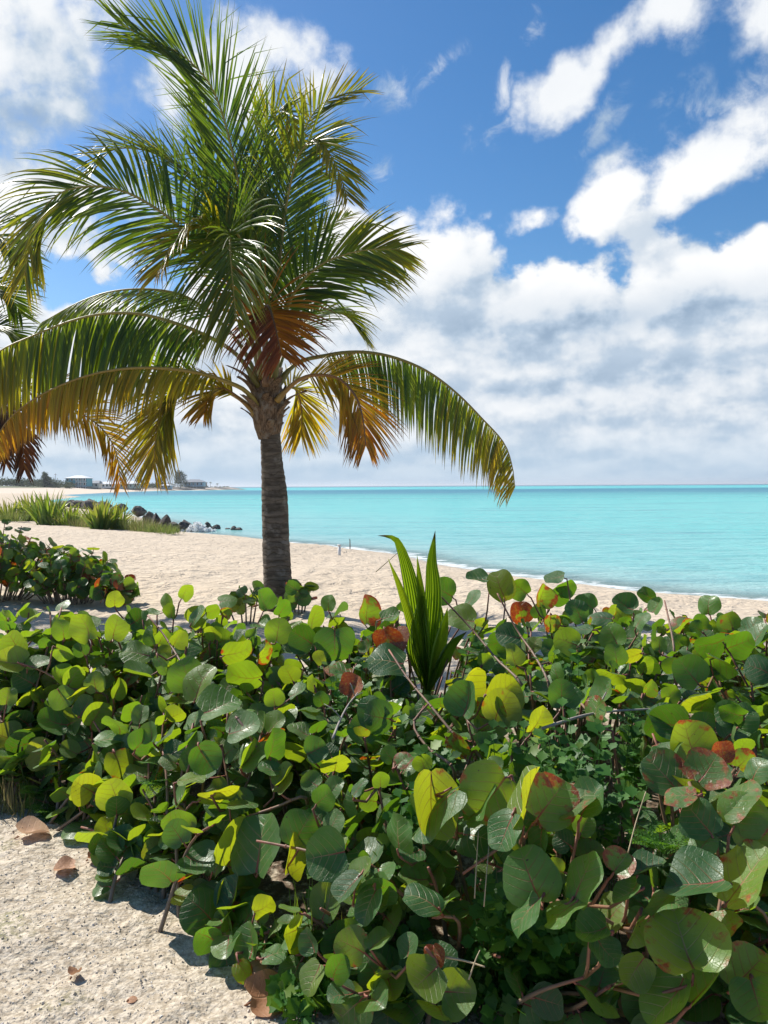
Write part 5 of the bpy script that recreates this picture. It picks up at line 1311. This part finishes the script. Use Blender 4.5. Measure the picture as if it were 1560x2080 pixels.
def weed(px, py, size, n, label, seed, back=.08, ground=False, zc=.35):
    r_ = random.Random(seed)
    if ground: foot = G(px, py, 0); foot.z = GZ(foot.x, foot.y)
    else:
        p, dep = hedge_hit(px, py)
        if p is None: return
        top = P(px, py, dep + back * .3); foot = Vector((top.x + .03, top.y + .10, GZ(top.x, top.y)))
    o = empty('weed_plant', foot, label, 'weed', 'small leafy weeds in and under the hedge'); st = MB(); lf = MB()
    for k in range(n):
        a = r_.uniform(0, 6.28)
        if ground: tipp = foot + Vector((math.cos(a) * size * .5 * r_.random(), math.sin(a) * size * .5 * r_.random(), size * r_.uniform(.5, 1)))
        else: tipp = top + Vector((r_.gauss(0, size * .38), r_.gauss(-.01, size * .2), r_.gauss(0, size * .33)))
        f = foot + Vector((r_.gauss(0, .03), r_.gauss(0, .03), 0))
        pts = catmull([f, f.lerp(tipp, .55) + Vector((r_.gauss(0, .02), r_.gauss(0, .02), .02)), tipp], 8)
        st.tube(pts, [.0022 - .00015 * i for i in range(len(pts))], 5, (.3, 0, .5))
        rot = r_.uniform(0, 3.14)
        for i in range(4 if not ground else 3, len(pts)):
            T = (pts[i] - pts[i - 1]).normalized(); e = Quaternion(T, rot + i * 1.57) @ T.orthogonal().normalized()
            for sg in (1, -1):
                d = (e * sg + T * .45 + Vector((0, 0, .1))).normalized(); nn = (T + Vector((0, -.5, .6)) + Vector((r_.gauss(0, .3), r_.gauss(0, .3), 0))).normalized()
                lobed_leaf(lf, pts[i], d, nn, r_.uniform(.042, .08) * (1 if i < len(pts) - 1 else .7), (min(1, max(0, r_.gauss(.35, .25))), 0, r_.random()))
    st.build('stems', m_weed, o); lf.build('leaves', m_weed, o)
WD = [(868, 1528, .13, 9, 'bright lobed weed beside a red leaf, above the big yellow sea grape leaf', 0), (1110, 1515, .16, 10, 'lobed weed in the dark gap right of the big yellow leaf'), (1160, 1565, .15, 9, 'glossy weed below the dark gap, between red edged leaves'), (1235, 1590, .15, 9, 'glossy weed next to the long dry stalk'),
      (1040, 1500, .13, 7, 'weed under the browned leaf in the middle of the right half'), (1150, 1355, .15, 9, 'light green weed high in the hedge right of the young coconut'), (1275, 1450, .11, 6, 'star shaped weed near the purple tinged leaves'), (970, 1310, .10, 6, 'small weed just right of the young coconut'),
      (1130, 1890, .15, 9, 'weed in the shade below the pale lit leaf'), (1060, 1900, .13, 7, 'weed in deep shade left of the pale lit leaf'), (640, 1690, .10, 5, 'toothed weed deep in the left part of the hedge', 0), (290, 1700, .10, 6, 'toothed weed at the hedge foot right of the dry leaf'), (1000, 1850, .14, 7, 'weed among thin dry stalks'), (830, 1640, .1, 6, 'weed left of the big yellow leaf'), (1190, 1490, .13, 7, 'pale weed under the orange brown leaf'), (700, 1385, .1, 5, 'small weed by the bare grey twig'),]
for k, w in enumerate(WD): weed(w[0], w[1], w[2], w[3] + 2, w[4], 500 + k)
WG = [(1130, 2062, .17, 8, 'big leaved weed at the lower edge of the picture, right one of two'), (1205, 2055, .16, 8, 'big leaved weed at the lower edge near the corner leaves'), (860, 2010, .20, 9, 'dark leafy weed in front of the brown leaves in the shade'), (590, 2062, .10, 5, 'small weed beside the big brown fallen leaf'), (655, 2050, .09, 4, 'thin small weed right of the big brown fallen leaf'), (800, 2075, .10, 5, 'bright small weed at the lower edge, middle'), (560, 1970, .12, 6, 'weed under the low round leaves at the sand edge'), (955, 2060, .14, 7, 'weed in the dark lower middle'), (760, 2040, .10, 5, 'weed between two fallen leaves'), (1040, 2075, .12, 6, 'weed left of the two big leaved weeds')]
for k, w in enumerate(WG): weed(w[0], w[1], w[2], w[3], w[4], 540 + k, ground=True)
def feathery(px, py, size, n, label, seed, ground=False):
    r_ = random.Random(seed)
    if ground: foot = G(px, py, 0); foot.z = GZ(foot.x, foot.y); c0 = foot
    else:
        p, dep = hedge_hit(px, py)
        if p is None: return
        c0 = P(px, py, dep - .03); foot = Vector((c0.x, c0.y + .05, GZ(c0.x, c0.y)))
    o = empty('feathery_weed', foot, label, 'weed', 'feathery leaved weeds'); lf = MB()
    for k in range(n):
        a = r_.uniform(0, 6.28); d = Vector((math.cos(a), math.sin(a) * .7 - .2, r_.uniform(.1, 1.1))).normalized(); L = size * r_.uniform(.6, 1.1)
        q = (c0 if ground else c0 - Vector((0, 0, size * .4))).copy(); s = d.cross(Vector((0, 0, 1))).normalized(); c = (r_.uniform(.1, .6), 0, r_.random())
        lf.tube([foot, foot.lerp(q, .5), q], .0018, 4, (.2, 0, .5)) if not ground else None
        for i in range(12):
            x = i / 12; pl = L * .42 * (1 - x) ** .7 + .004
            lf.tube([q, q + d * L / 12], .0011, 3, c, cap=False)
            for sg in (1, -1):
                e = (s * sg + d * .5).normalized()
                for j in range(7):
                    pp = q + e * pl * (j + 1) / 7; w = pl * .16 + .0015
                    f_ = (d * (1 if j % 2 else -1) + e * .6).normalized()
                    g_ = e.cross(d).normalized()
                    i0 = [lf.vert(pp, c), lf.vert(pp + f_ * w + e * w * .4 + g_ * r_.gauss(0, .002), c), lf.vert(pp + f_ * w * 1.5, c), lf.vert(pp + f_ * w * .8 - e * w * .4, c)]
                    lf.face(*i0)
            q = q + d * L / 12; d = (d + Vector((0, 0, -.07))).normalized()
    lf.build('leaves', m_weed, o, smooth=False)
feathery(115, 1630, .16, 9, 'feathery bright green weed at the hedge foot by the dry leaf', 1); feathery(80, 1590, .13, 7, 'pale feathery weed at the left hedge foot', 2)
feathery(1345, 1690, .12, 7, 'small pale feathery weed in the dark gap at the right', 3); feathery(1000, 1985, .20, 12, 'dark feathery weed in the shade at the lower middle', 4, True); feathery(1075, 1960, .20, 11, 'dark feathery weed left of the pale lit leaf, near the lower edge', 5, True); feathery(330, 1570, .11, 6, 'feathery sprig deep in the left hedge', 6); feathery(920, 2030, .16, 9, 'feathery weed in front of the brown leaves at the lower edge', 7, True)

m_dry, t, out = material('dry_leaf')
uv = t.new('ShaderNodeUVMap', uv_map='UVMap').outputs[0]; u_, v_, _z = t.sep(uv); au = t.m('ABSOLUTE', u_)
sc = t.new('ShaderNodeSeparateColor'); t.l.new(t.attr('tint')[0], sc.inputs[0])
k = t.m('FRACT', t.mul(t.add(t.sub(v_, t.mul(au, .6)), 2.0), 2.9)); kd = t.m('ABSOLUTE', t.sub(k, .5))
vein = t.m('MAXIMUM', t.ss(au, .05, .01), t.mul(t.ss(kd, .08, 0.0), .6))
nn = t.noise(t.xyz(u_, v_, t.mul(sc.outputs[2], 30.0)), 3.0, 6, .68)
c = t.mix(nn, t.mix(sc.outputs[0], (0.22, 0.085, 0.035), (0.60, 0.36, 0.21)), t.mix(sc.outputs[0], (0.44, 0.19, 0.08), (0.78, 0.52, 0.34)))
c = t.mix(t.mul(vein, .28), c, (0.5, 0.31, 0.17)); c = t.mix(t.ss(nn, .62, .7), c, (0.14, 0.07, 0.04))
pb = t.principled(Base_Color=c, Roughness=.62, Normal=t.bump(t.add(t.mul(vein, -.35), nn), .6, .006)); tl = t.new('ShaderNodeBsdfTranslucent'); t.l.new(c, tl.inputs[0]); out(t.shmix(.18, pb, tl.outputs[0]))
def fallen(px, py, w, ang, pale, curl, label, seed, lift=.02, tilt=(-.1, -.12, 1)):
    r_ = random.Random(seed); p = G(px, py, 0); p.z = GZ(p.x, p.y) + lift; dd = (p - CAMP).length
    mb = MB(); Rl = .84 * w / 2 / FPX * dd; a = R(ang); d = Vector((math.cos(a), math.sin(a), r_.uniform(-.05, .15)))
    sg_leaf(mb, p - d.normalized() * Rl * .7, d, Vector(tilt), Rl, r_, (pale, 0, r_.random()), curl, 28)
    mb.tube([p - d.normalized() * Rl * .7, p - d.normalized() * Rl * .98 + Vector((0, 0, -.005))], [.0035, .003], 6, (0, 0, .5))
    o = mb.build('fallen_leaf', m_dry, origin=tuple(p)); tag(o, label, 'dead leaf', 'dry sea grape leaves on the ground'); return o
fallen(66, 1702, 70, 35, 1.0, .25, 'pale tan dry leaf on the sand at the left edge, lying curled and whole', 1, .012)
fallen(132, 1774, 46, 200, .35, .45, 'small reddish curled dry leaf below the pale tan one', 2, .008)
fallen(152, 1983, 26, 70, .45, .9, 'tiny tightly curled leaf alone on the open gravelly sand', 3, .010)
fallen(268, 2028, 20, 10, .3, .2, 'smallest brown leaf bit lying on the open sand', 4, .006)
fallen(190, 1752, 30, 20, .3, .3, 'reddish dry leaf half under the hedge behind the curled one', 14, .008)
fallen(545, 2036, 100, 20, .15, .06, 'big dark brown dry leaf tilted up at the sand edge of the hedge', 5, .016, (.15, -.42, .9))
fallen(522, 1988, 44, 60, .5, .3, 'orange brown leaf scrap just above the big dark brown one', 6, .05, (0, -.7, .7))
fallen(700, 2020, 90, 30, .5, .4, 'broken orange brown leaf lying below the yellow green hanging leaf', 7, .03, (0, -.6, .8))
fallen(785, 1985, 70, 80, .35, .35, 'reddish brown leaf standing on edge in the shade', 8, .05, (.2, -.9, .4))
fallen(895, 2040, 76, 150, .4, .3, 'brown leaf in the shade under the dark weeds', 9, .03)
fallen(1120, 2000, 74, 100, .2, .3, 'dull brown leaf deep in the shade left of the big corner leaves', 10, .06, (0, -.8, .6))
fallen(1268, 2068, 66, 20, .6, .2, 'tan leaf at the lower edge under the corner leaves', 11, .03)
fallen(1320, 1985, 58, 60, .3, .3, 'brown leaf hidden between the big corner leaves', 12, .05)
fallen(640, 2062, 40, 110, .4, .5, 'small brown leaf curl next to the broken orange brown leaf', 13, .02)
fallen(845, 2060, 52, 240, .25, .4, 'dark curled leaf at the lower edge in the middle', 15, .02)
# litter around the left mound, too small to tell its parts
for k, (px, py, w, a) in enumerate(((40, 1242, 14, 10), (92, 1238, 12, 60), (150, 1246, 14, 120), (60, 1252, 10, 200), (205, 1255, 12, 40))):
    o = fallen(px, py, w, a, .6, .3, 'tiny dry leaf on the shaded sand in front of the left sea grape mound', 60 + k, .01); o['group'] = 'leaf litter in front of the left mound'

m_twig, t, out = material('bare_twig'); pos = t.new('ShaderNodeTexCoord').outputs['Object']
out(t.principled(Base_Color=t.mix(t.noise(pos, 20, 4), (0.20, 0.17, 0.14), (0.42, 0.38, 0.33)), Roughness=.85))
m_straw, t, out = material('dry_stalk'); pos = t.new('ShaderNodeTexCoord').outputs['Object']
out(t.principled(Base_Color=t.mix(t.noise(pos, 20, 4), (0.30, 0.23, 0.13), (0.52, 0.42, 0.26)), Roughness=.75))
def twig(name, pix, r0, r1, mat, label, cat, group, off=.1, forks=(), ground=False):
    pts = []
    for x, y in pix:
        p, dep = hedge_hit(x, y)
        if dep is None: dep = pts[-1][2] if pts else 4.3
        pts.append((x, y, dep))
    w3 = [P(x, y, d_ - off) for x, y, d_ in pts]; cm = catmull(w3, 12)
    mb = MB(); mb.tube(cm, [r0 + (r1 - r0) * i / 12 for i in range(13)], 6)
    for u, dv in forks:
        q = cm[int(u * 12)]; mb.tube([q, q + Vector(dv) * .5 + Vector((0, 0, .01)), q + Vector(dv)], [r1 * 1.2, r1, r1 * .6], 5)
    return tag(mb.build(name, mat, origin=tuple(cm[0])), label, cat, group)
twig('bare_twig', [(676, 1500), (690, 1465), (708, 1431), (739, 1393)], .006, .0025, m_twig, 'forked bare grey twig in a gap in the middle of the hedge', 'twig', None, .08, ((.4, (-.07, 0, .06)), (.65, (.06, 0, .05)), (.8, (-.02, 0, .06))))
twig('dry_stalk', [(1275, 1735), (1292, 1670), (1312, 1608)], .0022, .0016, m_straw, 'long slanting dry stalk in the dark gap at the right', 'stalk', None, .1)
twig('dry_stalk', [(964, 1825), (968, 1750), (972, 1688)], .002, .0014, m_straw, 'left of the two thin upright stalks below the big yellow leaf', 'stalk', None, .1)
twig('dry_stalk', [(983, 1842), (988, 1780), (993, 1719)], .002, .0014, m_straw, 'right of the two thin upright stalks below the big yellow leaf', 'stalk', None, .1)
twig('dry_stalk', [(763, 1162), (786, 1142), (811, 1120)], .0028, .0018, m_straw, 'thin stalk slanting against the sand beside the young coconut', 'stalk', None, .1)
twig('dry_stalk', [(905, 1944), (945, 1952), (985, 1964)], .0035, .002, m_straw, 'straw coloured stalk lying across the dark weeds near the lower edge', 'stalk', None, .1)
twig('dry_stalk', [(952, 1990), (966, 1950), (975, 1930)], .0025, .0015, m_straw, 'short dry stalk crossing the straw coloured one', 'stalk', None, .12)
twig('bare_twig', [(1100, 1480), (1180, 1455), (1240, 1445), (1330, 1440)], .006, .004, m_twig, 'long level twig in the dark right part of the hedge', 'twig', None, .05, ((.5, (.03, 0, .08)),))
def tuft(px, py, size, n, c0, mat, label, seed, W=.006):
    r_ = random.Random(seed); p = G(px, py, 0); p.z = GZ(p.x, p.y) - .01
    o = empty('grass_tuft', p, label, 'grass', 'grass tufts under the hedge'); mb = MB()
    for k in range(n):
        a = r_.uniform(0, 6.28); q = p + Vector((r_.gauss(0, .04), r_.gauss(0, .03), 0))
        blade(mb, q, a, size * r_.uniform(.5, 1.1), abs(r_.gauss(0, .5)), r_.uniform(.5, 2.5), W, c0 + r_.gauss(0, .1), r_, 5, .1, .3)
    mb.build('blades', mat, o)
tuft(8, 1648, .26, 60, .8, m_grass, 'straw coloured grass tuft at the left edge where the hedge meets the sand', 1); tuft(50, 1655, .16, 35, .6, m_grass, 'short tan grass tuft at the hedge foot left of the feathery weed', 2)
tuft(620, 1985, .36, 26, .1, m_lily, 'few long green grass blades in the dark below the bare leafy stem', 3, .007); tuft(700, 2000, .33, 22, .15, m_lily, 'green grass blades in the dark left of the broad dark leaf', 4, .007)
tuft(1000, 2010, .42, 30, .9, m_grass, 'dry grass hanging in the dark below the big yellow leaf', 5, .005); tuft(1180, 1960, .25, 30, .8, m_grass, 'dry grass deep in the shade below the pale lit leaf', 6, .005)

# grit: broken coral and shell on the path
m_peb, t, out = material('coral_grit')
sc = t.new('ShaderNodeSeparateColor'); t.l.new(t.attr('tint')[0], sc.inputs[0])
out(t.principled(Base_Color=t.ramp(sc.outputs[2], [(0, (0.40, 0.33, 0.25)), (.35, (0.56, 0.48, 0.38)), (.8, (0.64, 0.56, 0.47)), (1, (0.72, 0.69, 0.64))]), Roughness=.9))
mb = MB(); r_ = random.Random(9)
def stone(p, s, c):
    q = Quaternion((r_.gauss(0, 1), r_.gauss(0, 1), r_.gauss(0, 1), r_.gauss(0, 1))).normalized(); e = [Vector(v) * s * r_.uniform(.6, 1.3) for v in ((1, 0, 0), (0, 1, 0), (-1, 0, 0), (0, -1, 0))]
    tp = Vector((0, 0, s * r_.uniform(.5, .9))); bt = Vector((0, 0, -s * .7))
    i = [mb.vert(p + q @ v, c) for v in e + [tp, bt]]
    for k in range(4): mb.face(i[k], i[(k + 1) % 4], i[4]); mb.face(i[(k + 1) % 4], i[k], i[5])
n_ = 0
while n_ < 7000:
    x = r_.uniform(-2.3, .3); y = 1.95 + 2.3 * r_.random() ** 1.35
    if not in_view(Vector((x, y, 0)), .15): continue
    if SD[min(len(gy) - 1, max(0, int((y - HY0) / HS))), min(len(gx) - 1, max(0, int((x - HX0) / HS)))] > .25: continue
    s = .0018 + .0048 * r_.random() ** 4
    stone(Vector((x, y, GZ(x, y) + s * .15)), s, (0, 0, r_.random())); n_ += 1
o = mb.build('beach_grit', m_peb, smooth=False); o['kind'] = 'stuff'; tag(o, 'crushed coral grit strewn on the sandy path', 'grit')
# ------------------------------------------------------------------ sea air
m_air = bpy.data.materials.new('sea_air'); m_air.use_nodes = True
at = NT(m_air.node_tree); at.n.clear(); ao = at.new('ShaderNodeOutputMaterial'); av = at.new('ShaderNodeVolumePrincipled')
av.inputs['Color'].default_value = (0.86, 0.92, 1.0, 1); av.inputs['Density'].default_value = 0.00016; av.inputs['Anisotropy'].default_value = 0.3
at.l.new(av.outputs[0], ao.inputs['Volume'])
mb = MB(); mb.box(-27000, 27000, -27000, 27000, -12.0, 21.0)
o = mb.build('haze', m_air, smooth=False); o['kind'] = 'stuff'; o['label'] = 'thin bright sea air towards the horizon'
